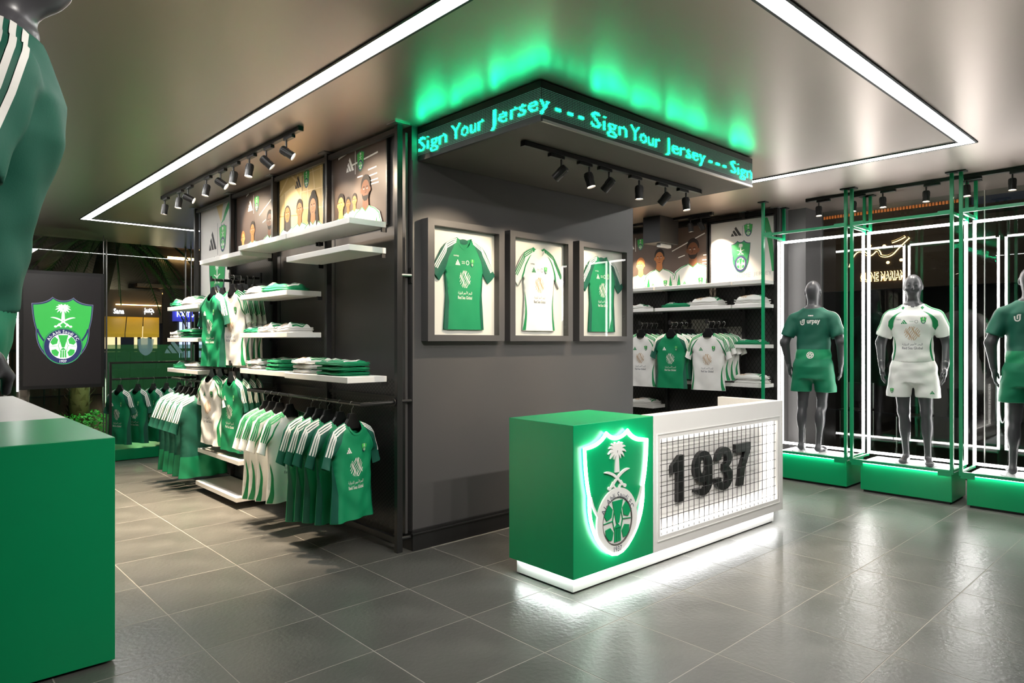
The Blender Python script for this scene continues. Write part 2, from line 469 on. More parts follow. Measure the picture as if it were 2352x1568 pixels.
class Cloth:
    def __init__(s, half, neck_f, neck_b, openk, T=.045, Rr=.09, fold=.012, seed=0, flat=False):
        # half: right-hand outline from neck point to hem; openk: indices of half segments that stay open
        L = [(-x, y) for x, y in reversed(half)]
        s.right, s.seed, s.T, s.Rr, s.fold, s.flat = half, seed, T, Rr, fold, flat
        s.segs = []
        for i in range(len(half) - 1):
            if i in openk: continue
            a, b = half[i], half[i + 1]; s.segs += [(a, b), ((-a[0], a[1]), (-b[0], b[1]))]
        if flat: a = half[-1]; s.segs.append((a, (-a[0], a[1])))
        A = np.array([q[0] for q in s.segs]); B = np.array([q[1] for q in s.segs]); s.A, s.D = A, B - A; s.L2 = (s.D ** 2).sum(1)
        s.front_loop = half + L + neck_f; s.back_loop = half + L + neck_b
        s.top = max(p[1] for p in half); s.bot = min(p[1] for p in half)
    def d(s, x, z):
        p = np.array((x, z)); q = p - s.A; t = np.clip((q * s.D).sum(1) / s.L2, 0, 1)
        return float(np.sqrt((((q - s.D * t[:, None])) ** 2).sum(1).min()))
    def depth(s, x, z):
        t = 1 - min(s.d(x, z) / s.Rr, 1); k = 1 - t * t; sd = s.seed
        u = (s.top - z) / (s.top - s.bot)
        if s.flat:
            f = s.fold * (math.sin(x * 31 + sd * 2 + z * 9) + math.sin(z * 37 + sd + x * 14) + .7 * math.sin((x + z) * 61 + sd * 3))
        else:
            w = max(0, min(1, (u - .25) / .6))
            f = s.fold * (w * math.sin(x * 30 + sd * 1.7 + .8 * math.sin(z * 5 + sd)) + .45 * math.sin(x * 17 + z * 23 + sd * 2.1) + .3 * math.sin(z * 41 - abs(x) * 35 + sd))
        return s.T * k + f * k
    def front(s, x, z, l=-1): return (x, -s.depth(x, z) - (0 if l < 0 else .0026 + .0007 * l), z)
    def back(s, x, z, l=-1): return (x, s.depth(-x, z) * .7 + (0 if l < 0 else .0026 + .0007 * l), z)
    def top_(s, x, y, l=-1): return (x, y, s.depth(x, y) + (0 if l < 0 else .0022 + .0007 * l))
    def body(s, name, mat, parent, h=.03, f=None, b=None):
        V, F = [], []
        for loop, fn in ((s.front_loop, f or s.front), (s.back_loop, b or s.back)):
            P, T = sheet(loop, h); n = len(V); V += [fn(x, z) for x, z in P]; F += [tuple(n + i for i in t) for t in T]
        me = bpy.data.meshes.new(name); me.from_pydata(V, [], F)
        for m in ([mat] if isinstance(mat, str) else mat): me.materials.append(MT[m])
        bm = bmesh.new(); bm.from_mesh(me); bmesh.ops.remove_doubles(bm, verts=bm.verts, dist=.0004)
        bmesh.ops.recalc_face_normals(bm, faces=bm.faces); bm.to_mesh(me); bm.free()
        me.polygons.foreach_set('use_smooth', [True] * len(me.polygons)); me.update()
        return link(name, me, parent)
def mirror(p): return [(-x, y) for x, y in p]
NX = .088
def jersey(style, name, label, group, sleeve='hang', seed=0, front=True, full=False, fold=.010, T=.045):
    if sleeve == 'hang':
        half = [(NX, 0), (.155, -.022), (.222, -.052), (.262, -.095), (.338, -.305), (.250, -.345), (.232, -.25), (.222, -.45), (.246, -.725)]; cuff = (.338, -.305)
    else:
        half = [(NX, 0), (.155, -.024), (.222, -.055), (.275, -.105), (.395, -.285), (.300, -.36), (.238, -.285), (.224, -.46), (.250, -.745)]; cuff = (.395, -.285)
    nf = [(-NX + .012, -.03)] + bez((-NX + .025, -.058), (0, -.125), (NX - .025, -.058), 8) + [(NX - .012, -.03)]
    nb = [(-.05, -.012), (0, -.018), (.05, -.012)]
    cl = Cloth(half, nf, nb, {4}, T=T, Rr=.085, fold=fold, seed=seed)
    t = thing(name, label, 'jersey', group=group); g = style == 'green'
    base = 'jersey_green' if g else 'jersey_white'
    if not front: base = 'jersey_teal'
    cl.body('body', base, t)
    fm, bm_ = cl.front, cl.back
    def put(nm, art, both=False, smooth=True, e=.022):
        art.ob(nm, t, lambda u, v, l: fm(u, v, l), maxe=e, smooth=smooth)
        if both: art.ob(nm, t, lambda u, v, l: bm_(u, v, l), maxe=e, smooth=smooth)
    hem = half[-1][1]
    if not front:
        a = Art(); a.poly('jersey_green', [(-.226, hem + .19), (.226, hem + .19), (.244, hem + .004), (-.244, hem + .004)], 0); put('hem_band', a)
    elif g:
        for f in (lambda p: p, mirror):
            a = Art(); a.poly('jersey_teal', f([(.094, -.006), (.155, -.024), (.222, -.054), half[3], half[4], half[5], half[6], (.20, -.17), (.135, -.075)]), 0); put('raglan_sleeve', a)
        for f in (lambda p: p, mirror):
            a = Art(); a.poly('jersey_teal', f([(.230, -.275), (.222, -.45), (.243, hem + .004), (.205, hem + .004), (.190, -.52), (.212, -.38)]), 0); put('side_panel', a)
    else:
        for f in (lambda p: p, mirror):
            a = Art(); a.poly('print_green', f(bez((.118, -.065), (.20, -.10), (.258, -.262), 7) + [(.262, -.30), (.236, -.265)] + bez((.225, -.235), (.20, -.14), (.118, -.065), 7)[:-1]), 0); put('shoulder_panel', a)
            a = Art(); a.poly('print_green', f(bez((.214, -.40), (.168, -.56), (.205, hem + .004), 7) + [(.243, hem + .004)] + bez((.24, hem + .02), (.188, -.57), (.218, -.40), 7)[:-1]), 0); put('side_panel', a)
    col = 'print_white' if (g or not front) else 'print_green'
    for f in (lambda p: p, mirror):
        a = Art()
        for k in range(3):
            o = .009 + .0165 * k; sh = [(NX + .004 + .006 * k, -.003 - o * .85), (.155, -.022 - o), (.215, -.050 - o), (.255 - o * .55, -.098 - o * .75)]
            e = .62 if not full else .8
            cx, cy = half[3][0] + (cuff[0] - half[3][0]) * e, half[3][1] + (cuff[1] - half[3][1]) * e
            a.line(col, f(sh + [(cx - o * .95, cy - o * .35)]), .0095, 2)
        put('shoulder_stripes', a, both=True)
    a = Art(); ccol = 'jersey_green' if g else 'jersey_white'
    a.line(ccol, nf, .016, 2)
    if not g:
        for f in (lambda p: p, mirror): a.poly('print_green', f([(NX - .014, -.036), (NX - .002, -.002), (NX + .014, -.006), (NX + .008, -.045)]), 3)
    if front: put('collar', a)
    if not g:
        a = Art(); a.line('print_green', [(-NX + .002, -.004), (-.05, -.020), (0, -.026), (.05, -.020), (NX - .002, -.004)], .018, 0)
        a.ob('back_collar', t, lambda u, v, l: (u, cl.back(u, v)[1] - .0035, v))
    if front:
        w = 'print_white' if g else 'print_green'
        a = Art(); a.add(logo_bars(w), -.088, -.205, .058, .05); put('chest_logo', a, smooth=False, e=.05)
        a = Art(); a.add(CREST_S, .090, -.198, .048, .056); put('crest', a, smooth=False, e=.05)
        a = Art(); a.add(sponsor('print_white' if g else 'print_gold', 'print_white' if g else 'print_grey'), 0, -.335, 1, 1); put('sponsor_print', a, smooth=False, e=.05)
        if full:
            a = Art(); a.ring(w if g else 'print_grey', .032, -.20, .014, .019, 0, 20); a.text(w if g else 'print_grey', 'ROSHN', -.02, -.194, w=.038, h=.009); a.text(w if g else 'print_grey', 'SAUDI', -.02, -.207, w=.038, h=.009)
            a.text(w if g else 'print_grey', 'neoleap', -.108, -.150, w=.062, h=.020); put('league_print', a, smooth=False, e=.05)
            a = Art(); a.ell('jersey_teal' if g else 'jersey_white', 0, -.03, .055, .022, 0); a.text('print_white' if g else 'print_grey', 'M', 0, -.032, h=.012, l=1)
            a.ob('neck_label', t, lambda u, v, l: (u, cl.back(u, v)[1] - .004 - .0006 * l, v))
    return t
def hanger(label, group):
    t = thing('clothes_hanger', label, 'hanger', group=group)
    b = MB(); lp = [(-.195, -.064), (-.10, -.026), (-.05, .022), (-.034, .058), (.034, .058), (.05, .022), (.10, -.026), (.195, -.064), (.185, -.085), (.07, -.05), (-.07, -.05), (-.185, -.085)]
    b.prism(lp, lambda u, v: (u, -.012, v), lambda u, v: (u, .012, v)); b.ob('shoulder_bar', 'black_plastic', t, bevel=.003)
    pts = [(0, 0, .055), (0, 0, .085), (.012, 0, .095), (.022, 0, .103)] + [(.022 * math.cos(a), 0, .118 + .022 * math.sin(a)) for a in [R(-30 + 26 * i) for i in range(9)]]
    MB().tube(pts, .0028, 6).ob('hook', 'steel', t, smooth=True)
    return t
HOOK = .127            # rail centre above the neck point

# ------------------------------------------------------------------ mannequin bodies: distance fields turned into one skin
def surf_net(F, o, h):
    S = F < 0; nx, ny, nz = F.shape
    acc = np.zeros((nx - 1, ny - 1, nz - 1, 3)); cnt = np.zeros((nx - 1, ny - 1, nz - 1))
    cs = [(i, j, k) for i in (0, 1) for j in (0, 1) for k in (0, 1)]
    sl = lambda c: F[c[0]:nx - 1 + c[0], c[1]:ny - 1 + c[1], c[2]:nz - 1 + c[2]]
    for a in cs:
        for ax in range(3):
            if a[ax]: continue
            b = list(a); b[ax] = 1; fa, fb = sl(a), sl(b); m = (fa < 0) != (fb < 0)
            t = np.where(m, fa / np.where(m, fa - fb, 1), 0)
            for q in range(3): acc[..., q] += np.where(m, a[q] + (t if q == ax else 0), 0)
            cnt += m
    act = cnt > 0; ids = -np.ones(act.shape, int); ids[act] = np.arange(act.sum())
    I = np.argwhere(act); V = (I + acc[act] / cnt[act][:, None]) * h + np.array(o)
    Q = []
    for ax in range(3):
        u, v = (ax + 1) % 3, (ax + 2) % 3
        s0 = [slice(1, n - 1) for n in F.shape]; s0[ax] = slice(0, F.shape[ax] - 1); s1 = list(s0); s1[ax] = slice(1, F.shape[ax])
        A, B = S[tuple(s0)], S[tuple(s1)]
        for m, flip in ((A & ~B, False), (~A & B, True)):
            p = np.argwhere(m)
            if not len(p): continue
            off = np.ones(3, int); off[ax] = 0; p = p + off
            def g(du, dv):
                q = p.copy(); q[:, u] += du; q[:, v] += dv; return ids[q[:, 0], q[:, 1], q[:, 2]]
            quad = np.stack([g(-1, -1), g(0, -1), g(0, 0), g(-1, 0)], 1)
            Q.append(quad[:, ::-1] if flip else quad)
    return V, np.concatenate(Q)
def grid(lo, hi, h):
    ax = [np.arange(lo[i], hi[i] + h, h) for i in range(3)]
    return np.meshgrid(*ax, indexing='ij')
def cone(G, a, b, ra, rb):
    X, Y, Z = G; a, b = np.array(a, float), np.array(b, float); d = b - a; L = (d * d).sum()
    t = np.clip(((X - a[0]) * d[0] + (Y - a[1]) * d[1] + (Z - a[2]) * d[2]) / L, 0, 1)
    return np.sqrt((X - a[0] - d[0] * t) ** 2 + (Y - a[1] - d[1] * t) ** 2 + (Z - a[2] - d[2] * t) ** 2) - (ra + (rb - ra) * t)
def ellip(G, c, r):
    X, Y, Z = G; q = [(X - c[0]) / r[0], (Y - c[1]) / r[1], (Z - c[2]) / r[2]]
    k0 = np.sqrt(sum(x * x for x in q)); k1 = np.sqrt(sum((x / rr) ** 2 for x, rr in zip(q, r))) + 1e-9
    return k0 * (k0 - 1) / k1
def smin(a, b, k):
    h = np.clip(.5 + .5 * (b - a) / k, 0, 1); return b + (a - b) * h - k * h * (1 - h)
def column(G, Zs, As, Bs, Cs, lo, hi):
    X, Y, Z = G; a, b, c = np.interp(Z, Zs, As), np.interp(Z, Zs, Bs), np.interp(Z, Zs, Cs)
    d = (np.sqrt((X / a) ** 2 + ((Y - c) / b) ** 2) - 1) * np.minimum(a, b)
    return np.maximum(d, np.maximum(lo - Z, Z - hi))
TZ = [.84, .92, 1.0, 1.08, 1.16, 1.26, 1.36, 1.44, 1.50, 1.56]
TA = [.150, .172, .170, .150, .148, .164, .184, .188, .150, .075]
TB = [.105, .122, .118, .102, .100, .110, .124, .118, .092, .065]
TC = [.012, .016, .012, .0, -.004, -.008, -.01, -.004, .004, .012]
SHO, ELB, WRI = (.198, .005, 1.432), (.285, .045, 1.180), (.270, -.045, .955)
LEGS = {-1: ((-.092, .0, .90), (-.085, -.012, .50), (-.062, .045, .085)), 1: ((.092, .0, .90), (.112, -.02, .50), (.125, -.01, .085))}
def man_body(G):
    d = column(G, TZ, TA, TB, TC, .84, 1.56)
    for s in (-1, 1):
        m = lambda p: (p[0] * s, p[1], p[2])
        arm = smin(cone(G, m(SHO), m(ELB), .057, .046), cone(G, m(ELB), m(WRI), .048, .029), .02)
        arm = smin(arm, cone(G, m((.225, .018, 1.35)), m((.255, .03, 1.26)), .046, .043), .02)
        d = smin(d, arm, .035)
        h, k, a = LEGS[s]
        leg = smin(cone(G, h, k, .090, .049), cone(G, k, a, .046, .029), .03)
        leg = smin(leg, ellip(G, ((k[0] + a[0]) / 2 * 1.0, (k[1] + a[1]) / 2 + .022, .355), (.05, .05, .12)), .03)
        leg = smin(leg, cone(G, (a[0], a[1] + .02, .04), (a[0] + .02 * s, a[1] - .155, .022), .036, .024), .03)
        leg = smin(leg, ellip(G, (a[0] + .022 * s, a[1] - .13, .02), (.042, .06, .02)), .02)
        d = smin(d, leg, .04)
        d = smin(d, ellip(G, (.080 * s, .055, .92), (.075, .060, .08)), .04)
    d = smin(d, cone(G, (0, .018, 1.48), (0, .002, 1.66), .064, .056), .04)
    hd = smin(ellip(G, (0, .002, 1.745), (.078, .098, .106)), ellip(G, (0, -.03, 1.672), (.056, .066, .062)), .03)
    for q in (-1, 1):
        k = .014; e = -ellip(G, (.034 * q, -.112, 1.744), (.022, .026, .015)); h = np.clip(.5 - .5 * (hd - e) / k, 0, 1); hd = hd + (e - hd) * h + k * h * (1 - h)
        hd = smin(hd, ellip(G, (.033 * q, -.083, 1.742), (.013, .012, .008)), .006)
        hd = smin(hd, ellip(G, (.046 * q, -.068, 1.700), (.022, .018, .016)), .02)
    hd = smin(hd, cone(G, (0, -.090, 1.752), (0, -.110, 1.706), .006, .0105), .010)
    hd = smin(hd, ellip(G, (0, -.100, 1.701), (.016, .010, .007)), .008)
    for s in (-1, 1):
        hd = smin(hd, ellip(G, (.078 * s, .012, 1.725), (.010, .022, .032)), .008)
        d = smin(d, cone(G, (.045 * s, .012, 1.525), (.165 * s, .006, 1.455), .045, .050), .03)
    hd = smin(hd, ellip(G, (0, -.091, 1.672), (.021, .009, .005)), .005); hd = smin(hd, ellip(G, (0, -.089, 1.661), (.018, .009, .005)), .005)
    return smin(d, hd, .03)
def hand_field(G, s):
    m = lambda p: (p[0] * s, p[1], p[2]); w = Vector(WRI)
    P = lambda x, y, z: m((w.x + x, w.y + y, w.z + z))
    d = cone(G, P(0, .004, .03), P(-.004, -.006, -.02), .029, .026)
    d = smin(d, ellip(G, P(-.006, -.014, -.062), (.021, .043, .052)), .02)
    for i, (y, L) in enumerate(((-.046, .068), (-.024, .080), (-.002, .074), (.018, .058))):
        a = P(-.006, y - .006, -.098); b = P(-.012, y - .010, -.098 - L * .55); c = P(-.034, y - .012, -.098 - L)
        d = smin(d, smin(cone(G, a, b, .0098, .0088), cone(G, b, c, .0088, .0072), .004), .006)
    d = smin(d, smin(cone(G, P(-.008, -.044, -.035), P(-.024, -.070, -.068), .013, .011), cone(G, P(-.024, -.070, -.068), P(-.034, -.074, -.100), .011, .008), .005), .012)
    return d
def field_mesh(parts):
    V, F = [], []
    for fn, lo, hi, h in parts:
        G = grid(lo, hi, h); v, q = surf_net(fn(G), lo, h); q = q + sum(len(x) for x in V); V.append(v); F.append(q)
    return np.concatenate(V), np.concatenate(F)
def field_ob(name, mat, parent, V, F):
    me = bpy.data.meshes.new(name); me.from_pydata(V.tolist(), [], F.tolist()); me.materials.append(MT[mat])
    me.polygons.foreach_set('use_smooth', [True] * len(me.polygons)); me.update()
    return link(name, me, parent)
def wr(G, a=.004):
    X, Y, Z = G
    return a * (np.sin(X * 38 + Z * 21) * np.sin(Z * 17 - Y * 12) + .6 * np.sin(Z * 55 + X * 18 * np.sign(Y)) * np.clip((1.3 - Z) * 4, 0, 1))
def shirt_field(G):
    X, Y, Z = G
    fl = np.clip((1.30 - Z) / .3, 0, 1)
    zs = [.96, 1.05, 1.15, 1.26, 1.36, 1.44, 1.50, 1.56]
    d = column(G, zs, [.183, .180, .170, .174, .190, .190, .150, .088], [.144, .140, .124, .124, .136, .128, .100, .078], [.012, .006, -.002, -.008, -.01, -.004, .004, .012], .985, 1.545)
    for s in (-1, 1):
        a = np.array((SHO[0] * s, SHO[1], SHO[2])); b = np.array((ELB[0] * s, ELB[1], ELB[2])); e = a + (b - a) * .74
        c = cone(G, a, e, .066, .074); n = (b - a) / np.linalg.norm(b - a)
        c = np.maximum(c, (X - e[0]) * n[0] + (Y - e[1]) * n[1] + (Z - e[2]) * n[2])
        d = smin(d, c, .035)
        d = smin(d, cone(G, (.05 * s, .012, 1.515), (.17 * s, .006, 1.452), .050, .058), .03)
    d = np.maximum(d + wr(G), .9851 - Z)
    nk = np.sqrt(X ** 2 + (Y - .0) ** 2) - .074
    d = np.maximum(d, -np.maximum(nk, 1.50 - Z))
    return d
def shorts_field(G):
    X, Y, Z = G
    d = column(G, [.84, .92, 1.0, 1.06], [.172, .188, .180, .162], [.140, .154, .140, .118], [.012, .016, .012, .004], .79, 1.04)
    for s in (-1, 1):
        c = cone(G, (.090 * s, .005, .92), (.138 * s, -.012, .60), .112, .106)
        d = smin(d, np.maximum(c, .645 - Z), .03)
    d = smin(d, ellip(G, (0, .0, .86), (.12, .105, .09)), .03)
    return np.maximum(d + wr(G, .003), .6451 - Z)
_mb = field_mesh([(man_body, (-.42, -.24, -.012), (.42, .22, 1.88), .0085),
                  (lambda G: hand_field(G, 1), (.17, -.16, .74), (.33, .03, 1.02), .0042), (lambda G: hand_field(G, -1), (-.33, -.16, .74), (-.17, .03, 1.02), .0042)])
_ms = field_mesh([(shirt_field, (-.40, -.20, .95), (.40, .20, 1.58), .0085)])
_mh = field_mesh([(shorts_field, (-.28, -.18, .60), (.28, .20, 1.07), .0085)])

# ================================================================== THE ROOM
CZ = 3.05
def struct(o, label, cat): return tag(o, label, cat, kind='structure')
struct(box('ceiling', 'ceiling', -3.2, 8.6, -3.2, 12.0, CZ, CZ + .12), 'dark satin ceiling of the whole shop', 'ceiling')
fl = struct(box('floor', 'grout', -3.2, 8.6, -3.2, 12.0, -.06, -.0009), 'grey stone tile floor with thin pale joints', 'floor')
TX, TY, TX0, TY0 = .595, .575, 2.35, 2.29
tm = None
FW = (math.cos(R(47.02)), math.sin(R(47.02)))
cells = []
for i in range(-6, 12):
    for j in range(-3, 18):
        x, y = TX0 + i * TX, TY0 + j * TY; cx, cy = x + TX / 2, y + TY / 2
        d = cx * FW[0] + cy * FW[1]; l = cx * FW[1] - cy * FW[0]
        if x + TX > 8.55 or y + TY > 12: continue
        if d < 1.0 or abs(l / d) > .86: continue
        if x > 2.75 and x + TX < 5.45 and y > 4.0 and y + TY < 8.4: continue
        cells.append((d, x, y))
cells.sort()
for d, x, y in cells[:298]:
    if tm is None:
        g = .0028
        o = MB().box(g, TX - g, g, TY - g, -.05, 0).ob('tile', 'tile', None, bevel=.0006); tm = o.data
    else: o = bpy.data.objects.new('tile', tm); C.objects.link(o)
    o.parent = fl; o.location = (x, y, 0)
# walls
core = struct(box('wall_centre', 'wall_dark', 2.80, 5.39, 4.05, 8.36, 0, 2.80), 'charcoal painted block wall carrying the framed jerseys', 'wall')
struct(box('wall_upper', 'wall_dark', 2.80, 5.39, 4.06, 8.36, 2.80, CZ), 'charcoal upper band of the centre block under the ceiling', 'wall')
struct(MB().box(7.62, 8.35, 3.645, 11.78, 0, CZ).box(7.86, 8.35, 3.44, 3.645, 0, CZ).ob('wall_right', 'wall_dark'), 'charcoal wall behind the far shelves ending in a column', 'wall')
struct(box('wall_left', 'wall_dark', -3.2, -3.05, -3.2, 12.0, 0, CZ), 'dark side wall beyond the left edge of the view', 'wall')
struct(box('wall_near', 'wall_dark', -3.2, 8.6, -3.35, -3.2, 0, CZ), 'dark wall behind the viewer', 'wall')
bb = MB(); bb.box(2.79, 5.39, 4.032, 4.05, 0, .115); bb.box(2.783, 5.39, 4.024, 4.05, .115, .128); bb.box(2.788, 5.39, 4.036, 4.05, .128, .15); bb.box(2.79, 2.80, 4.05, 8.3, 0, .14)
struct(bb.ob('baseboard_centre', 'black_metal', None, bevel=.002), 'black moulded skirting along the charcoal block wall', 'skirting')
# shop windows
def window(name, label, panes, frame):
    w = thing(name, label, 'window', kind='structure')
    for p in panes: box('pane', 'glass', *p, parent=w)
    for p in frame: box('mullion', 'steel', *p, parent=w)
    return w
w1 = window('window_1', 'tall shopfront glass behind the hanging screens', [(-3, 1.28, 11.80, 11.812, .02, CZ), (1.29, 2.53, 11.80, 11.812, .02, CZ), (2.545, 3.76, 11.80, 11.812, .02, CZ), (3.77, 7.6, 11.80, 11.812, .02, CZ)],
            [(1.275, 1.295, 11.79, 11.825, 0, CZ), (2.528, 2.548, 11.79, 11.825, 0, CZ), (3.66, 3.68, 11.77, 11.79, 0, CZ), (3.758, 3.772, 11.79, 11.825, 0, CZ)])
w2 = window('window_2', 'tall shopfront glass behind the lit mannequin frames', [(8.29, 8.302, 2.65, 3.44, .02, CZ), (8.29, 8.302, 1.795, 2.642, .02, CZ), (8.29, 8.302, -.6, 1.785, .02, CZ), (8.29, 8.302, -3.2, -.62, .02, CZ)],
            [(8.285, 8.31, 1.785, 1.795, 0, CZ), (8.285, 8.31, 3.432, 3.444, 0, CZ)])
a = Art(); a.poly('film_green', [(2.55, .02), (3.755, .02), (3.755, 1.45), (2.55, 1.45)]); a.ob('film_band', w1, lambda u, v, l: (u, 11.794, v))
a = Art(); a.poly('film_green', [(3.78, .02), (7.5, .02), (7.5, 1.45), (3.78, 1.45)]); a.ob('film_band', w1, lambda u, v, l: (u, 11.794, v))
a = Art(); a.poly('film_pale', crest_outline(.24)); a.ob('window_crest', w1, lambda u, v, l: (3.08 + u, 11.79, 1.42 + v))
a = Art(); a.add(logo_bars('film_pale'), 3.50, 1.40, .28, .22); a.ob('window_logo', w1, lambda u, v, l: (u, 11.79, v))

# ceiling LED rectangle
t = thing('ceiling_light', 'bright white LED line light forming a large rectangle in the ceiling', 'light', (1.86, 1.405, CZ))
X0, X1, Y0, Y1, LW, Z0 = 1.86, 6.22, 1.405, 9.98, .088, CZ - .006
for q in ((X0, X0 + LW, Y0, Y1), (X1 - LW, X1, Y0, Y1), (X0 + LW, X1 - LW, Y0, Y0 + LW), (X0 + LW, X1 - LW, Y1 - LW, Y1)):
    box('diffuser', 'led_white', *q, Z0, CZ - .0005, parent=t)
e = .016
for q in ((X0 - e, X0 - .001, Y0 - e, Y1 + e), (X1 + .001, X1 + e, Y0 - e, Y1 + e), (X0, X1, Y0 - e, Y0 - .001), (X0, X1, Y1 + .001, Y1 + e),
          (X0 + LW + .001, X0 + LW + e, Y0 + LW, Y1 - LW), (X1 - LW - e, X1 - LW - .001, Y0 + LW, Y1 - LW), (X0 + LW + e, X1 - LW - e, Y0 + LW + .001, Y0 + LW + e), (X0 + LW + e, X1 - LW - e, Y1 - LW - e, Y1 - LW - .001)):
    box('edge_trim', 'black_matte', *q, CZ - .009, CZ - .0005, parent=t)

# LED message sign around the soffit
SX0, SX1, SY0, SY1, SZ0, SZ1 = 2.85, 5.39, 2.81, 4.055, 2.80, 3.042
t = thing('message_sign', 'black soffit box with green LED matrix text above the service desk', 'sign', (SX0, SY0, SZ0))
b = MB(); b.mat(0).box(SX0 + .012, SX1, SY0 + .012, SY1 - .004, SZ0 + .003, SZ1); b.ob('housing', 'soffit', t)
box('display_face', 'black_plastic', SX0, SX0 + .0115, SY0, SY1, SZ0 + .016, SZ1 - .002, parent=t)
box('display_face', 'black_plastic', SX0 + .012, SX1, SY0, SY0 + .0115, SZ0 + .016, SZ1 - .002, parent=t)
box('edge_trim', 'black_metal', SX0 - .002, SX0 + .014, SY0, SY1, SZ0, SZ0 + .0155, parent=t); box('edge_trim', 'steel', SX0 + .016, SX1, SY0 - .002, SY0 + .014, SZ0, SZ0 + .0155, parent=t)
WORDS = [('Sign', .004, .339), ('Your', .388, .73), ('Jersey', .794, 1.324), ('- - -', 1.373, 1.63), ('Sign', 1.702, 2.073), ('Your', 2.107, 2.449), ('Jersey', 2.519, 3.052), ('- - -', 3.096, 3.364), ('Sign', 3.425, 3.783)]
NC, NR, DP = 379, 16, .01
mask = np.zeros((NC, NR), bool)
cs = np.arange(NC) * DP + .005; zs = 2.843 + np.arange(NR) * DP
for wd, s0, s1 in WORDS:
    P, x0, x1, y0, y1 = text_tris(wd, .004 if wd[0] != '-' else .02)
    ky = .104 / .74; kx = (s1 - s0) / (x1 - x0); base = 2.869
    Q = (P - [x0, 0]) * [kx, ky] + [s0, base]
    for tr in Q:
        i0, i1 = int(max(0, tr[:, 0].min() / DP - 1)), int(min(NC - 1, tr[:, 0].max() / DP + 1)) + 1
        if i1 <= i0: continue
        gx, gz = np.meshgrid(cs[i0:i1], zs, indexing='ij')
        def sd(p, q): return (gx - q[0]) * (p[1] - q[1]) - (p[0] - q[0]) * (gz - q[1])
        d0, d1, d2 = sd(tr[0], tr[1]), sd(tr[1], tr[2]), sd(tr[2], tr[0])
        mask[i0:i1] |= ~(((d0 < 0) | (d1 < 0) | (d2 < 0)) & ((d0 > 0) | (d1 > 0) | (d2 > 0)))
lit, dim = MB(), MB()
TA_, TL = R(60), .0052             # every lit diode is three small facets tipped upwards
FO, FZ = TL / 2 * math.sin(TA_), TL / 2 * math.cos(TA_)
for i in range(NC):
    for j in range(NR):
        s = cs[i]; on = mask[i, j]; m = lit if on else dim; r = .0046 if on else .0017
        for dz in ((-.0027, 0, .0027) if on else (0,)):
            z = zs[j] + dz; ho, hz = (FO, FZ) if on else (0, r)
            if s < 1.245:
                x = SX0 - .0012 - ho; y = SY1 - s; m.quad((x - ho, y + r, z - hz), (x - ho, y - r, z - hz), (x + ho, y - r, z + hz), (x + ho, y + r, z + hz))
            elif s > 1.25:
                y = SY0 - .0012 - ho; x = SX0 + s - 1.245; m.quad((x - r, y - ho, z - hz), (x + r, y - ho, z - hz), (x + r, y + ho, z + hz), (x - r, y + ho, z + hz))
tag(lit.ob('lit_lettering', 'dot_lit', t), kind='stuff'); tag(dim.ob('unlit_dots', 'dot_dim', t), kind='stuff')

# ------------------------------------------------------------------ track lights
def track(name_label, p0, p1, z):
    t = thing('lighting_track', name_label, 'track', (*p0, z))
    ax = 0 if abs(p1[0] - p0[0]) > abs(p1[1] - p0[1]) else 1; w = .017
    q = (min(p0[0], p1[0]), max(p0[0], p1[0]), p0[1] - w, p0[1] + w) if ax == 0 else (p0[0] - w, p0[0] + w, min(p0[1], p1[1]), max(p0[1], p1[1]))
    box('rail', 'black_metal', *q, z - .032, z - .0005, parent=t, bevel=.002)
    for p in (p0, p1):
        e = (p[0] - .012, p[0] + .012, p[1] - .02, p[1] + .02) if ax == 0 else (p[0] - .02, p[0] + .02, p[1] - .012, p[1] + .012)
        box('end_cap', 'black_plastic', *e, z - .034, z - .0005, parent=t)
    return ax
SPOTS = 0
def spot(x, y, z, ax, aim, label, group, power=1.0, size=58, sgn=1, col=WARM, lit=True):
    t = thing('spotlight', label, 'spotlight', (x, y, z), group)
    q = (x - .07, x + .07, y - .016, y + .016) if ax == 0 else (x - .016, x + .016, y - .07, y + .07)
    box('adapter', 'black_plastic', *q, z - .056, z - .0335, parent=t, bevel=.003)
    sx, sy = (x + .05 * sgn, y) if ax == 0 else (x, y + .05 * sgn)
    h = Vector((sx, sy, z - .140)); d = (Vector(aim) - h).normalized(); u = d.orthogonal().normalized()
    MB().cyl((sx, sy, z - .056), (sx, sy, z - .118), .007, 8).ob('stem', 'black_metal', t, smooth=False)
    p0, p1 = h - d * .040, h + d * .062
    m = MB(); m.cyl(p0, p1, .030, 20, r2=.0315, caps=False)
    m.cyl(p0, p0 - d * .005, .030, 20, r2=.024)
    for k in range(10):
        tt = 2 * PI * k / 10; rr = Matrix.Rotation(tt, 3, d) @ u
        m.cyl(p0 + rr * .0305 + d * .008, p0 + rr * .0305 + d * .05, .0026, 5)
    hd = m.ob('head', 'black_metal', t)
    MB().cyl(p1 - d * .012, p1 - d * .009, .0295, 20).ob('lens', 'led_spot' if lit else 'steel', t)
    L = bpy.data.lights.new('lamp', 'SPOT'); L.energy = SPOT_W * power; L.color = col; L.spot_size = R(size); L.spot_blend = .55; L.shadow_soft_size = .03
    o = bpy.data.objects.new('lamp', L); C.objects.link(o); o.parent = t
    o.location = p1 + d * .004 - Vector((x, y, z)); o.rotation_euler = d.to_track_quat('-Z', 'Y').to_euler()
ORDN = ['first', 'second', 'third', 'fourth', 'fifth', 'sixth', 'seventh', 'eighth', 'ninth', 'tenth', 'eleventh', 'twelfth', 'thirteenth']
ax = track('long black lighting track on the ceiling before the poster wall', (2.22, 4.62), (2.22, 7.86), CZ)
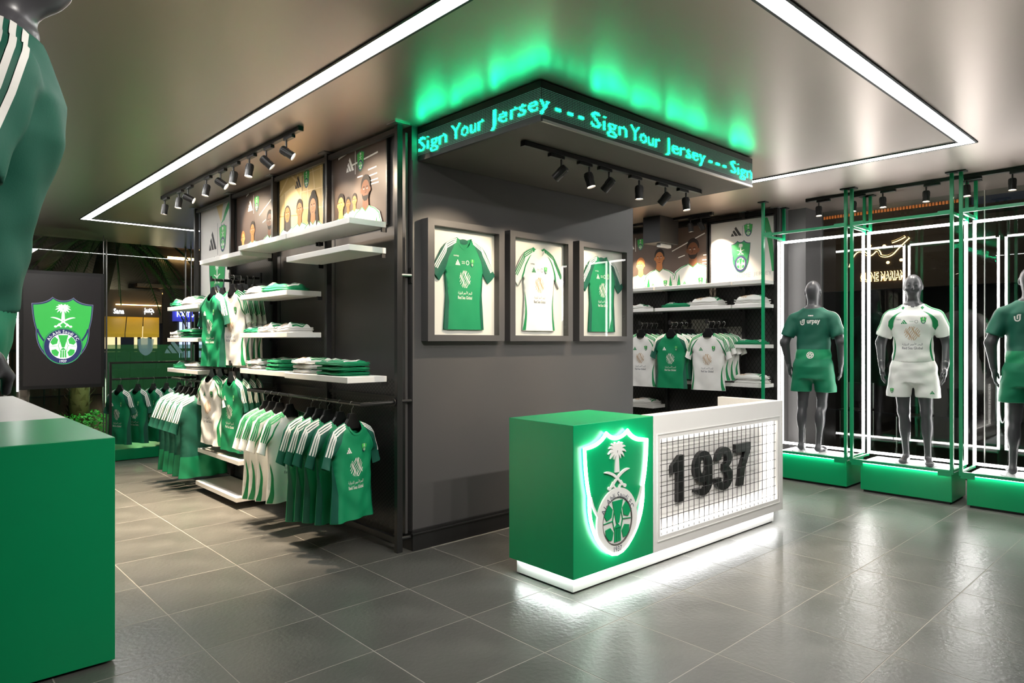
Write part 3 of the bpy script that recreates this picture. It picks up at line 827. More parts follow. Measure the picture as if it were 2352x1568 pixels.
for i, (y, aim, tilt) in enumerate([(4.80, (2.74, 4.45, 2.5), 'tilted'), (5.16, (2.74, 4.9, 2.35), 'tilted'), (5.49, (1.75, 5.35, 0), 'straight down'), (5.83, (1.75, 5.85, 0), 'straight down'), (6.13, (2.74, 5.75, 2.45), 'tilted'), (6.49, (1.7, 6.5, 0), 'straight down'),
                                     (7.0, (2.74, 6.7, 2.6), 'tilted'), (7.28, (1.85, 7.2, 0), 'straight down'), (7.74, (1.9, 7.9, 0), 'straight down')]):
    spot(2.22, y, CZ, 1, aim, f'black spotlight {"pointing" if tilt[0] == "s" else "and"} {tilt}, {ORDN[i]} from the near end of the poster track', 'spotlights on the poster track', 2.7 if tilt[0] == 's' else .19, 58 if tilt[0] == 's' else 75)
ax = track('black lighting track under the message sign soffit', (3.06, 3.17), (5.15, 3.17), SZ0)
for i, (x, aim, w, pw) in enumerate([(3.366, (3.1, 4.05, 1.9), 'turned to the green framed jersey', .31), (3.658, (3.9, 2.75, .9), 'with bright lens turned to the desk', .55), (3.881, (3.75, 4.05, 1.8), 'turned to the white framed jersey', .22),
                                     (4.247, (4.28, 3.1, 0), 'pointing straight down', .5), (4.598, (4.5, 4.05, 1.8), 'turned to the third framed jersey', .36), (4.897, (4.95, 2.9, .5), 'pointing down at the desk end', .5)]):
    spot(x, 3.17, SZ0, 0, aim, f'black soffit spotlight {w}, {ORDN[i]} from the sign corner', 'spotlights under the message sign', pw, 66)
ax = track('long black lighting track on the ceiling along the right window', (7.4, 3.22), (7.4, .2), CZ)
for i, y in enumerate([3.047, 2.694, 2.41, 2.022, 1.688, 1.34]):
    spot(7.4, y, CZ, 1, (7.25, y - .02 + (.06 if i % 2 else -.06), 1.0), f'grey finned spotlight above the mannequin frames, {ORDN[i]} from the column', 'spotlights on the window track', .16, 60, col=(1, .93, .84))
ax = track('short black lighting track on the ceiling before the far shelves', (7.3, 4.32), (7.3, 5.9), CZ)
for i, (y, aim) in enumerate([(4.42, (7.6, 4.25, 2.3)), (4.565, (7.5, 4.5, 1.5)), (4.961, (7.6, 5.25, 2.4)), (5.65, (7.5, 5.3, 1.4))]):
    spot(7.3, y, CZ, 1, aim, f'black spotlight before the far shelves, {ORDN[i]} from the white crest poster', 'spotlights on the far track', .5, 70)
ax = track('added out-of-view track of fill spots over the open floor before the desk', (1.0, .3), (3.5, .3), CZ)  # fill lights added out of view to brighten desk front and left mannequin
for i, (x, aim) in enumerate([(1.15, (-.1, 1.9, 1.9)), (1.75, (2.6, 3.2, .4)), (2.3, (3.2, 2.7, .5)), (2.85, (4.0, 2.7, .5)), (3.4, (4.9, 2.7, .5))]):
    spot(x, .3, CZ, 0, aim, f'added unseen fill spotlight over the open floor, {ORDN[i]} of five from the mannequin side', 'added fill spotlights over the open floor', .52, 80, col=(1, .95, .88))
t = thing('air_curtain_box', 'black box on the ceiling with a white lamp below, before the far poster', 'box', (7.0, 4.98, CZ))
box('casing', 'black_matte', 7.0, 7.4, 4.852, 5.104, 2.722, CZ - .002, parent=t, bevel=.004); box('lamp_tube', 'desk_white', 7.08, 7.32, 4.9, 4.96, 2.675, 2.721, parent=t, bevel=.01)

# ------------------------------------------------------------------ left shelf wall
def lattice(parent, x, y0, y1, z0, z1, cw=.044, ch=.030, w=.0030, m='black_metal'):
    b = MB(); k = ch / cw
    for sg in (1, -1):
        c = z0 - k * max(sg * y0, sg * y1); c1 = z1 - k * min(sg * y0, sg * y1); c += ch * .5
        while c < c1:
            pts = []
            for y in (y0, y1):
                z = sg * k * y + c
                if z0 <= z <= z1: pts.append((y, z))
            for z in (z0, z1):
                y = (z - c) / (sg * k)
                if y0 < y < y1: pts.append((y, z))
            if len(pts) >= 2:
                (ya, za), (yb, zb) = pts[0], pts[1]; L = math.hypot(yb - ya, zb - za)
                if L > .004:
                    ny, nz = -(zb - za) / L * w, (yb - ya) / L * w; xx = x + (.002 if sg > 0 else -.002)
                    b.quad((xx, ya + ny, za + nz), (xx, yb + ny, zb + nz), (xx, yb - ny, zb - nz), (xx, ya - ny, za - nz))
            c += ch
    return tag(b.ob('wire_mesh', m, parent), kind='stuff')
PY = [4.085, 5.12, 6.16, 7.20, 8.29]
t = thing('shelving_frame', 'black steel uprights and mesh panels of the long left shelf wall', 'shelving', (2.68, 4.085, 0))
for y in PY:
    box('upright', 'black_metal', 2.68, 2.725, y - .02, y + .02, 0, CZ - .012, parent=t, bevel=.002)
    box('ceiling_plate', 'steel', 2.64, 2.765, y - .055, y + .055, CZ - .0115, CZ - .001, parent=t)
for i in range(4):
    ya, yb = PY[i] + .02, PY[i + 1] - .02
    for z in (.085, 3.005): box('crossbar', 'black_metal', 2.69, 2.72, ya, yb, z - .018, z + .018, parent=t)
    if i < 3:
        box('crossbar', 'black_metal', 2.70, 2.72, ya, yb, 1.085, 1.11, parent=t)
    box('back_panel', 'wall_black', 2.765, 2.785, ya - .015, yb + .015, .12, 3.0, parent=t)
for i, z0, z1 in ((0, .105, 1.085), (0, 1.11, 1.23), (1, .105, 1.085), (1, 1.11, 1.23), (2, 1.2, 2.3), (2, .11, 1.2), (3, .11, 1.2), (1, 1.25, 1.55)):
    lattice(t, 2.712, PY[i] + .02, PY[i + 1] - .02, z0, z1)
for z in (.10, 1.075, 1.975): MB().cyl((2.72, 4.075, z), (2.795, 4.062, z), .012, 10).ob('wall_stay', 'steel' if z > 1.5 else 'black_metal', t)
box('stay_plate', 'black_metal', 2.793, 2.80, 4.056, 4.10, 1.92, 2.03, parent=t)
def shelf(y0, y1, z, x0, x1, label, th=.042):
    t = thing('shelf', label, 'shelf', (x0, y0, z), 'white shelves')
    box('board', 'shelf_white', x0, x1, y0 + .004, y1 - .004, z - th, z, parent=t, bevel=.003)
    for y in (y0 + .012, y1 - .028):
        box('bracket', 'black_metal', x1 - .03, x1 + .012, y, y + .016, z - th - .03, z - th, parent=t)
    return t
LX0, LX1 = 2.378, 2.676
shelf(4.2, 5.2, 2.362, LX0, LX1, 'white shelf under the dark four-player poster, highest in the nearest bay')
shelf(5.2, 6.19, 2.362, LX0, LX1, 'white shelf under the sand poster of three women, highest in the second bay')
shelf(6.15, 7.2, 2.318, LX0, LX1, 'empty white shelf under the dark three-player poster on the left wall')
shelf(4.2, 5.2, 2.175, LX0, LX1, 'empty white shelf just below the highest shelf in the nearest bay')
shelf(5.18, 6.15, 1.914, LX0, LX1, 'white shelf with a heaped white and a green jersey, eye-high in the second bay')
shelf(5.18, 6.15, 1.575, LX0, LX1, 'white shelf with a flat green and a white jersey, middle of the second bay')
shelf(4.19, 5.19, 1.252, LX0 - .02, LX1, 'white shelf with tall white and green stacks in the nearest bay')
shelf(5.21, 6.15, 1.258, LX0, LX1, 'white shelf with white and green stacks, lowest in the second bay')
shelf(7.25, 8.26, 1.884, LX0, LX1, 'white shelf at the far left end, topmost of three')
shelf(7.25, 8.26, 1.538, LX0, LX1, 'white shelf at the far left end, middle of three')
shelf(7.25, 8.26, 1.203, LX0, LX1, 'white shelf at the far left end, lowest of three')
shelf(6.10, 7.17, .432, LX0 - .03, LX1, 'empty white shelf at knee height below the white jersey')
shelf(6.10, 7.17, .105, LX0 - .05, LX1, 'empty white shelf just above the floor')

def rail_u(label, y0, y1, z, x, xw):
    t = thing('clothes_rail', label, 'rail', (x, y0, z))
    MB().tube([(xw, y0, z), (x, y0, z), (x, y1, z), (xw, y1, z)], .013, 8).ob('bar', 'black_metal', t, smooth=False)
    for y in (y0, y1): MB().cyl((xw, y, z), (xw - .006, y, z), .03, 12).ob('wall_flange', 'black_metal', t)
def arm(label, x0, y, z, x1):
    t = thing('hanging_rail', label, 'rail', (x1, y, z))
    MB().cyl((x0, y, z), (x1, y, z), .014, 10).ob('bar', 'black_metal', t)
    box('end_stop', 'black_metal', x0 - .006, x0 + .002, y - .016, y + .016, z - .016, z + .034, parent=t)
    box('wall_plate', 'black_metal', x1 - .002, x1 + .012, y - .035, y + .035, z - .05, z + .05, parent=t)
RZ = 1.068
rail_u('black hanging rail carrying the white and green jerseys in the nearest bays', 4.10, 6.05, RZ, 2.415, 2.672)
rail_u('black hanging rail carrying the backs of green jerseys at the far left', 7.10, 8.2, RZ + .02, 2.415, 2.672)
arm('black display arm holding the upper green jersey', 2.355, 6.80, 2.098, 2.672)
arm('black display arm holding the upper white jerseys', 2.395, 6.43, 2.108, 2.672)
arm('black display arm holding the lower white jersey', 2.355, 6.82, 1.305, 2.672)
arm('black display arm holding the lower green jerseys', 2.385, 6.40, 1.29, 2.672)

# jersey prototypes
GRP_G, GRP_W = 'hanging green jerseys', 'hanging white jerseys'
PRO = {('green', s): jersey('green', 'football_jersey', 'x', GRP_G, seed=s + 1) for s in (0, 1)}
PRO.update({('white', s): jersey('white', 'football_jersey', 'x', GRP_W, seed=s + 4) for s in (0, 1)})
PRO[('back', 0)] = jersey('green', 'football_jersey', 'x', GRP_G, seed=8, front=False, fold=.014)
HPRO = hanger('x', 'clothes hangers')
USED = set()
def hang(kind, var, x, y, zr, rz, label, hlabel, sx=1.0, sz=1.0, drop=0.0, sy=1.0):
    p = PRO[(kind, var)]; loc = (x, y, zr - HOOK - drop)
    g = GRP_W if kind == 'white' else GRP_G
    if (kind, var) not in USED:
        USED.add((kind, var)); o = p; o.location = loc; o.rotation_euler = (0, 0, rz); o['label'] = label; o['group'] = g
    else: o = dup(p, loc, rz, label, g)
    o.scale = (sx, sy, sz)
    if 'h' not in USED:
        USED.add('h'); h = HPRO; h.location = (x, y, zr - HOOK); h.rotation_euler = (0, 0, rz); h['label'] = hlabel
    else: h = dup(HPRO, (x, y, zr - HOOK), rz, hlabel, 'clothes hangers')
    h.scale = (sx * .93, 1, 1)
# nearest bays: five green, four white on the U rail
for i, (y, sz, rz) in enumerate([(4.235, .93, .26), (4.40, .99, .05), (4.58, 1.02, .0), (4.71, 1.04, -.02), (4.845, 1.08, -.03)]):
    n = ORDN[i]; lb = 'green jersey with its whole front showing, nearest the corner post on the near rail' if i == 0 else f'green jersey with dark sleeves on the near rail, {n} from the corner post'
    hang('green', i % 2, 2.415, y, RZ, rz, lb, f'black hanger of the {n} green jersey from the corner post', .82, sz)
for i, (y, sz, rz) in enumerate([(5.215, .98, .10), (5.40, 1.0, .02), (5.545, 1.02, -.02), (5.665, 1.04, -.04)]):
    n = ORDN[i]; lb = 'white jersey with green chest panel showing, beside the green jerseys on the near rail' if i == 0 else f'white jersey with green shoulder stripes on the near rail, {n} behind the green ones'
    hang('white', i % 2, 2.415, y, RZ, rz, lb, f'black hanger of the {n} white jersey on the near rail', .84, sz)
FX = -PI / 2
hang('green', 0, 2.375, 6.78, 2.098, FX + .05, 'green jersey facing the aisle, front of the upper left display arm', 'black hanger of the green jersey on the upper left arm', 1.08, .98)
for i, x in enumerate((2.46, 2.545)): hang('green', 1, x, 6.79, 2.098, FX, f'green jersey mostly hidden, {ORDN[i + 1]} on the upper left display arm', f'black hanger, {ORDN[i + 1]} on the upper left display arm', 1.06, .99, sy=.7)
for i, x in enumerate((2.425, 2.485, 2.545, 2.60)):
    hang('white', i % 2, x, 6.43 - .012 * i, 2.108, FX + .12 - .05 * i, 'white jersey facing the aisle, front of the upper right display arm' if i == 0 else f'white jersey behind, {ORDN[i]} on the upper right display arm', f'black hanger, {ORDN[i]} of the white jerseys on the upper right arm', .98, .97 + .02 * i, sy=.6)
for i, x in enumerate((2.375, 2.455)): hang('white', 1 - i, x, 6.82, 1.305, FX + .05, 'white jersey facing the aisle, front of the lower left display arm' if i == 0 else 'white jersey behind the front one on the lower left display arm', f'black hanger, {ORDN[i]} of the lower left display arm', 1.06, .93)
for i, x in enumerate((2.405, 2.47, 2.535, 2.595)):
    hang('green', i % 2, x, 6.40 - .015 * i, 1.29, FX + .06 - .05 * i, 'green jersey facing the aisle, front of the lower right display arm' if i == 0 else f'green jersey behind, {ORDN[i]} on the lower right display arm', f'black hanger, {ORDN[i]} of the green jerseys on the lower right arm', 1.0, .94, sy=.6)
for i, y in enumerate((7.20, 7.38, 7.54, 7.70, 7.86)):
    hang('back', 0, 2.415, y, RZ + .02, .05 - .02 * i, 'green jersey showing its plain back and bright hem band, nearest on the far left rail' if i == 0 else f'green jersey seen from behind on the far left rail, {ORDN[i]} from its near end', f'black hanger of the {ORDN[i]} jersey on the far left rail', 1.0, 1.14)

# folded jerseys
FH = [(.001, .125), (.10, .125), (.128, .118), (.14, .09), (.143, -.05), (.138, -.11), (.10, -.128)]
def folded(style, seed, T):
    half = [(x, y) for x, y in FH]
    cl = Cloth(half, [], [], set(), T=T, Rr=.055, fold=.0045, seed=seed, flat=True)
    cl.segs.append(((-.001, .125), (.001, .125)))
    t = thing('folded_jersey', 'x', 'folded jersey'); g = style == 'green'
    cl.body('cloth', 'jersey_green' if g else 'jersey_white', t, h=.022, f=cl.top_, b=lambda x, y, l=-1: (x, y, .002))
    # the edges of the folded layers
    e = MB()
    for k, z in enumerate((.30, .62)):
        pts = []
        for (x, y) in dens(half + [(-x, y) for x, y in reversed(half)], .03):
            s = 1.012 - .05 * z * z; pts.append((x * s, y * s, T * z * .75 + .003 + .0025 * math.sin(x * 40 + seed + k)))
        e.tube(pts, .0042, 5, closed=True)
    e.ob('fold_edge', 'jersey_green' if g else 'jersey_white', t, smooth=True)
    w = 'print_white' if g else 'print_gold'
    a = Art(); a.add(wave_logo(w), -.045, -.05, .06, .055); a.ob('sponsor_print', t, lambda u, v, l: cl.top_(u, v, l), maxe=.03)
    a = Art()
    for k in range(3): a.line('print_white' if g else 'print_green', [(.045 + .02 * k, .10 - .012 * k), (.075 + .018 * k, .02), (.08 + .018 * k, -.085)], .009)
    a.ob('stripes', t, lambda u, v, l: cl.top_(u, v, l), maxe=.02)
    a = Art(); a.add(CREST_S, .012, .055, .045, .05); a.ob('crest', t, lambda u, v, l: cl.top_(u, v, l), maxe=.03)
    return t
FP = {(st, k): folded(st, s, T) for st, k, s, T in (('green', 0, 2, .042), ('green', 1, 5, .062), ('white', 0, 3, .042), ('white', 1, 7, .078))}
FU = set()
def fold_on(st, k, x, y, z, rz, label, sx=1.0, sz=1.0):
    key = (st, k); grp = f'folded {st} jerseys'
    if key not in FU: FU.add(key); o = FP[key]; o.location = (x, y, z); o.rotation_euler = (0, 0, rz); o['label'] = label; o['group'] = grp
    else: o = dup(FP[key], (x, y, z), rz, label, grp)
    o.scale = (sx, 1.0, sz)
FR = -PI / 2
def pile(st, k, x, y, z, rz, n, where, sx=1.0, sz=1.0):
    h = {('green', 0): .040, ('green', 1): .056, ('white', 0): .040, ('white', 1): .07}[(st, k)] * sz
    for i in range(n):
        pos = '' if n == 1 else (', top of its stack' if i == n - 1 else (', bottom of its stack' if i == 0 else ', inside its stack'))
        fold_on(st, k, x + random.uniform(-.006, .006), y + random.uniform(-.008, .008), z + h * i * .93, rz + random.uniform(-.06, .06), f'folded {st} jersey {where}{pos}', sx, sz)
pile('white', 1, 2.53, 5.98, 1.914, FR, 1, 'heaped on the eye-high shelf of the second bay', 1.05, 1.0)
pile('green', 1, 2.53, 5.55, 1.914, FR + .1, 1, 'heaped beside the white one on the eye-high shelf', 1.35, 1.15)
pile('green', 0, 2.52, 5.98, 1.575, FR, 1, 'lying flat on the middle shelf of the second bay', .95, 1.2)
pile('white', 0, 2.52, 5.68, 1.575, FR, 1, 'lying in the centre of the middle shelf', 1.0, 1.7)
pile('white', 0, 2.53, 5.38, 1.575, FR + .2, 1, 'with rolled green stripes at the near end of the middle shelf', .75, 1.6)
pile('white', 0, 2.52, 5.92, 1.258, FR, 2, 'on the low shelf of the second bay', 1.0, 1.1)
pile('green', 0, 2.52, 5.52, 1.258, FR, 3, 'on the low shelf of the second bay', .85, .85)
pile('white', 0, 2.52, 5.0, 1.252, FR, 3, 'at the far end of the nearest low shelf', 1.05, 1.0)
pile('green', 0, 2.52, 4.55, 1.252, FR, 3, 'at the near end of the nearest low shelf', 1.45, .95)
pile('green', 1, 2.52, 8.10, 1.884, FR, 1, 'on the topmost far left shelf', .7, 1.25)
pile('white', 1, 2.52, 7.68, 1.884, FR, 1, 'on the topmost far left shelf', 1.4, 1.25)
pile('white', 0, 2.52, 8.12, 1.538, FR, 2, 'on the middle far left shelf', .6, 1.0)
pile('green', 0, 2.52, 7.72, 1.538, FR, 3, 'on the middle far left shelf', 1.2, .85)
pile('green', 1, 2.52, 8.0, 1.203, FR, 1, 'on the lowest far left shelf', 1.0, 1.1)
pile('white', 0, 2.52, 7.55, 1.203, FR, 2, 'on the lowest far left shelf', 1.2, .9)

# ------------------------------------------------------------------ posters
def person_art(cx, y0, s, skin, hair, shirt='print_white', trim='crest_mid', look=0.0, style='short', beard=False, l=4):
    a = Art(); P = lambda x, y: (cx + x * s, y0 + y * s)
    a.poly(shirt, [P(-.56, -.3), P(.56, -.3), P(.60, .28), P(.52, .47), P(.34, .57), P(.13, .63), P(-.13, .63), P(-.34, .57), P(-.52, .47), P(-.60, .28)], l)
    for sg in (-1, 1):
        a.line(trim, [P(sg * .15, .615), P(sg * .35, .545), P(sg * .50, .44), P(sg * .56, .26)], .022 * s, l + 1)
        a.poly(trim, [P(sg * .40, .40), P(sg * .47, .10), P(sg * .42, -.12), P(sg * .36, .12)], l + 1)
        a.line('print_grey', [P(sg * .50, .42), P(sg * .43, .05), P(sg * .41, -.3)], .008 * s, l + 1)
    if style == 'veil':
        a.ell(hair, *P(0, .92), .215 * s, .30 * s, l + 2); a.poly(hair, [P(-.2, .85), P(.2, .85), P(.22, .55), P(0, .48), P(-.22, .55)], l + 2)
    else:
        a.poly(skin, [P(-.095, .9), P(.095, .9), P(.12, .63), P(0, .545), P(-.12, .63)], l + 2); a.line(trim, [P(-.13, .63), P(0, .535), P(.13, .63)], .022 * s, l + 3)
    if style == 'long':
        a.ell(hair, *P(0, 1.02), .235 * s, .27 * s, l + 1); a.poly(hair, [P(-.22, 1.05), P(.22, 1.05), P(.29, .62), P(.17, .48), P(.12, .8), P(-.12, .8), P(-.16, .5), P(-.28, .66)], l + 1)
        a.ell(hair, *P(.02, 1.26), .12 * s, .10 * s, l + 1)
    elif style == 'short':
        a.ell(hair, *P(0, 1.055), .178 * s, .215 * s, l + 2)
        for sg in (-1, 1): a.ell(skin, *P(sg * .165, .955), .03 * s, .05 * s, l + 3)
    a.ell(skin, *P(0, .965), .155 * s, .20 * s, l + 3); a.poly(skin, [P(-.15, .96), P(.15, .96), P(.115, .82), P(.05, .755), P(-.05, .755), P(-.115, .82)], l + 4)
    if beard: a.poly(hair, [P(-.14, .90), P(-.08, .85), P(.08, .85), P(.14, .90), P(.11, .80), P(.05, .745), P(-.05, .745), P(-.11, .80)], l + 4)
    dk = 'hair_dark'
    for sg in (-1, 1):
        x = sg * .062 + look * .04
        a.line(dk, [P(x - .038, 1.015), P(x, 1.03), P(x + .038, 1.018)], .016 * s, l + 5)
        a.ell('print_white', *P(x, .985), .026 * s, .012 * s, l + 5, n=12); a.ell(dk, *P(x + look * .008, .985), .011 * s, .012 * s, l + 6, n=10)
    sh = {'skin_light': 'skin_mid', 'skin_mid': 'skin_deep', 'skin_deep': 'hair_dark'}[skin]
    a.line(sh, [P(.012 + look * .05, .985), P(.024 + look * .07, .91), P(-.022 + look * .05, .903)], .012 * s, l + 5)
    a.line(sh, [P(-.045 + look * .04, .84), P(look * .04, .834), P(.045 + look * .04, .84)], .016 * s, l + 5)
    a.add(CREST_S, cx + .22 * s, y0 + .18 * s, .14 * s, .15 * s, l + 2); a.add(logo_bars(trim), cx - .24 * s, y0 + .16 * s, .10 * s, .08 * s, l + 2)
    return a
def poster(label, y0, y1, z0, z1, bg, x, cat='poster'):
    w, h = y1 - y0, z1 - z0
    t = thing('wall_poster', label, cat, (x, y1, z0))
    box('panel', bg, x, x + .012, y0, y1, z0, z1, parent=t)
    f = .014
    for q in ((y0 - f, y0, z0, z1), (y1, y1 + f, z0, z1), (y0 - f, y1 + f, z1, z1 + f)): box('frame', 'black_metal', x - .01, x + .014, q[0], q[1], q[2], q[3], parent=t)
    pf = plane((x, y1, z0), (0, -1, 0), (0, 0, 1), (-1, 0, 0), .00025)
    return t, w, h, (lambda nm, a, clip=True: (a.clip(0, w, 0, h) if clip else a).ob(nm, t, pf))
def streaks(L, col='print_white', w=.012):
    a = Art()
    for x0, y0, x1, y1, ww in L: a.line(col, [(x0, y0), (x1, y1)], ww, 2)
    return a
def put_streaks(put, L):
    for q in L: put('light_streak', streaks([q]))
def brand(put, w, cx, cy, col, s):
    a = Art(); a.add(logo_bars(col), cx - .16 * s, cy, .24 * s, .24 * s, 3); put('maker_logo', a)
    a = Art(); a.line(col, [(cx, cy - .17 * s), (cx, cy + .2 * s)], .008, 3); put('divider', a)
    a = Art(); a.add(crest_full(text=False), cx + .16 * s, cy + .01 * s, .22 * s, .27 * s, 3); put('crest', a)
PX = 2.745
# dark poster with four players (nearest)
t, w, h, put = poster('dark poster of four players with slanted light streaks, nearest the corner post', 4.30, 5.225, 2.366, 3.0, 'poster_dark', PX)
put_streaks(put, ([(.20, .62, .70, .70, .016), (.42, .53, .80, .56, .013), (.66, .45, .78, .455, .01), (.65, .40, .79, .405, .01), (.64, .36, .80, .362, .01), (.64, .335, .81, .333, .01), (.50, .42, .58, .42, .01)]))
for q in ((.36, .05, .19, 'skin_mid', 'hair_dark', 'short'), (.46, .05, .20, 'skin_mid', 'hair_dark', 'short')): put('portrait', person_art(*q[:5], style=q[5], l=4 + 6 * (q[0] > .4)))
put('portrait', person_art(.25, -.06, .31, 'skin_light', 'hair_dark', look=-.9, l=20)); put('portrait', person_art(.635, -.07, .385, 'skin_deep', 'hair_dark', l=30, beard=True))
brand(put, w, .47, .535, 'print_white', .50)
a = Art(); a.text('print_white', 'HOME', .40, .05, w=.16, h=.05, l=42); put('lettering', a); a = Art(); a.text('print_white', 'JERSEY', .63, .05, w=.22, h=.05, l=42); put('lettering', a)
# sand poster with three women
t, w, h, put = poster('sand coloured poster of three women in white jerseys under an arched roof', 5.275, 6.14, 2.366, 3.0, 'poster_sand', PX)
a = Art(); a.poly('poster_sand_light', [(0, 0), (.45, 0), (.45, .40), (.30, .55), (0, .48)], 1)
for k in range(5): a.line('poster_sand_light', bez((.48 + .11 * k, 0), (.50 + .12 * k, .5), (.30 + .16 * k, .74), 8), .014, 2)
for k in range(4): a.line('poster_sand_light', [(.42, .18 + .14 * k), (.87, .10 + .17 * k)], .008, 2)
a.line('poster_sand_light', [(0, .50), (.22, .66), (.45, .52)], .022, 2); a.line('poster_sand_deep', [(.0, .30), (.44, .26)], .008, 2); a.line('poster_sand_deep', [(.10, 0), (.10, .5)], .01, 2); a.line('poster_sand_light', [(.44, 0), (.44, .60)], .03, 2)
put('arched_roof', a)
put('portrait', person_art(.17, -.02, .33, 'skin_mid', 'print_dark', style='veil', l=4)); put('portrait', person_art(.42, -.02, .335, 'skin_mid', 'hair_dark', l=13)); put('portrait', person_art(.68, -.05, .36, 'skin_mid', 'hair_dark', style='long', l=22))
brand(put, w, .47, .555, 'print_dark', .50)
# dark poster with three players
def three_players(label, y0, y1, z0, z1, x, k):
    t, w, h, put = poster(label, y0, y1, z0, z1, 'poster_dark', x)
    put_streaks(put, ([(w * .58, h * .62, w * .98, h * .86, .014), (w * .66, h * .50, w * .74, h * .53, .012), (w * .96, h * .5, w, h * .5, .012), (w * .95, h * .42, w, h * .42, .012), (w * .95, h * .37, w, h * .37, .012), (w * .25, h * .97, w * .32, h, .016)]))
    put('portrait', person_art(w * .17, -.03, .27 * k, 'skin_light', 'skin_mid', look=-.7, l=4)); put('portrait', person_art(w * .42, -.01, .31 * k, 'skin_mid', 'hair_dark', l=13)); put('portrait', person_art(w * .84, -.03, .37 * k, 'skin_deep', 'hair_dark', beard=True, look=-.5, l=22))
    brand(put, w, w * (.44 if k == 1 else .10), h * .80, 'print_white', .50)
three_players('dark poster of three players in white, between the sand poster and the white poster', 6.19, 7.175, 2.325, 3.0, PX, 1.0)
# white poster with crest
def ribbon(a, w, h, s=1):
    a.poly('crest_mid', bez((w * .72, h), (w * .80, h - .10 * s), (w, h - .16 * s), 6) + [(w, h - .05 * s)] + bez((w, h - .05 * s), (w * .9, h - .02 * s), (w * .86, h), 4)[1:], 2); return a
t, w, h, put = poster('tall white poster with green crests at the far end of the shelf wall', 7.235, 8.265, 1.62, 3.0, 'paper_white', PX)
a = Art(); a.poly('crest_mid', [(.62, 1.16), (.74, 1.20)] + bez((.74, 1.20), (.88, 1.33), (1.0, 1.38), 6) + [(.86, 1.38)] + bez((.86, 1.38), (.74, 1.30), (.70, 1.22), 5), 2); a.poly('poster_sand_light', [(.5, 1.38), (.7, 1.38), (.64, 1.18)], 1); put('ribbon', a)
brand(put, w, .54, 1.0, 'print_dark', .95)
a = Art(); a.add(crest_full('crest_mid'), .52, .48, .50, .58, 3); put('large_crest', a)

# ------------------------------------------------------------------ framed jerseys on the charcoal wall
def framed(x0, x1, z0, z1, style, lab, jl):
    t = thing('display_case', lab, 'picture frame', (x0, 4.05, z0), 'framed jerseys on the charcoal wall')
    y0, y1, f = 3.965, 4.049, .058
    b = MB()
    for q in ((x0, x0 + f, z0, z1), (x1 - f, x1, z0, z1), (x0 + f, x1 - f, z0, z0 + .046), (x0 + f, x1 - f, z1 - .046, z1)): b.box(q[0], q[1], y0, y1, q[2], q[3])
    b.ob('frame', 'wall_dark', t)
    box('backing', 'paper_white', x0 + f, x1 - f, 4.025, 4.048, z0 + .046, z1 - .046, parent=t)
    box('glass_front', 'case_glass', x0 + f, x1 - f, 3.975, 3.978, z0 + .046, z1 - .046, parent=t)
    j = jersey(style, 'framed_jersey', jl, 'jerseys in picture frames', sleeve='wide', seed=len(jl), full=True, fold=.004, T=.018)
    j.location = ((x0 + x1) / 2 - .003, 4.012, z1 - .105); j.scale = (.785, .6, .93)
framed(2.874, 3.616, 1.503, 2.387, 'green', 'dark deep frame with a green jersey, nearest the shelf wall', 'green jersey pinned in the frame nearest the shelf wall')
framed(3.676, 4.42, 1.503, 2.387, 'white', 'dark deep frame with a white jersey, in the middle of three', 'white jersey with green panels pinned in the middle frame')
framed(4.506, 5.241, 1.503, 2.387, 'green', 'dark deep frame with a green jersey and glass reflections, beside the wall end', 'green jersey pinned in the frame beside the wall end')

# ================================================================== SERVICE DESK (front left corner at its origin)
D = thing('service_desk', 'white and green service desk with lit crest and wire grid under the message sign', 'desk', (0, 0, 0))
DL, DD, ZB, ZT, GX = 2.54, .565, .108, 1.01, .765
box('green_block', 'green_paint', 0, GX, 0, DD, ZB, ZT, parent=D, bevel=.003)
WX0, WX1, WZ0, WZ1, FT = .842, 2.452, .205, .852, .10
b = MB()
for q in ((GX + .002, WX0, ZB, ZT), (WX1, DL, ZB, ZT), (WX0, WX1, ZB, WZ0), (WX0, WX1, WZ1, ZT)): b.box(q[0], q[1], .0, FT, q[2], q[3])
b.ob('front_panel', 'desk_white', D)
box('end_panel', 'desk_white', DL - .07, DL, FT, DD, ZB, ZT, parent=D, bevel=.002)
box('worktop', 'desk_white', GX + .002, DL - .07, FT + .001, DD + .02, .70, .735, parent=D)
box('recess_back', 'desk_white', WX0 - .01, WX1 + .01, .092, .0995, WZ0 - .01, WZ1 + .01, parent=D)
b = MB(); g = .028
for q in ((WX0 - g, WX1 + g, WZ0 - g - .007, WZ0 - g), (WX0 - g, WX1 + g, WZ1 + g, WZ1 + g + .007), (WX0 - g - .007, WX0 - g, WZ0 - g - .007, WZ1 + g + .007), (WX1 + g, WX1 + g + .007, WZ0 - g - .007, WZ1 + g + .007)):
    b.box(q[0], q[1], -.005, .002, q[2], q[3])
b.ob('panel_bead', 'desk_white', D)
for q in ((WX0, WX1, WZ0, WZ0 + .012), (WX0, WX1, WZ1 - .012, WZ1), (WX0, WX0 + .012, WZ0 + .013, WZ1 - .013), (WX1 - .012, WX1, WZ0 + .013, WZ1 - .013)):
    box('recess_light', 'led_panel', q[0], q[1], .05, .075, q[2], q[3], parent=D)
wm = None
NWX, NWZ = 25, 9
for i in range(NWX):
    x = WX0 + (WX1 - WX0) * (i + .5) / NWX; b = MB().cyl((x, .014, WZ0), (x, .014, WZ1), .0024, 6); b.ob('wire', 'black_metal', D)
for j in range(NWZ):
    z = WZ0 + (WZ1 - WZ0) * (j + .5) / NWZ; MB().cyl((WX0, .019, z), (WX1, .019, z), .0024, 6).ob('wire', 'black_metal', D)
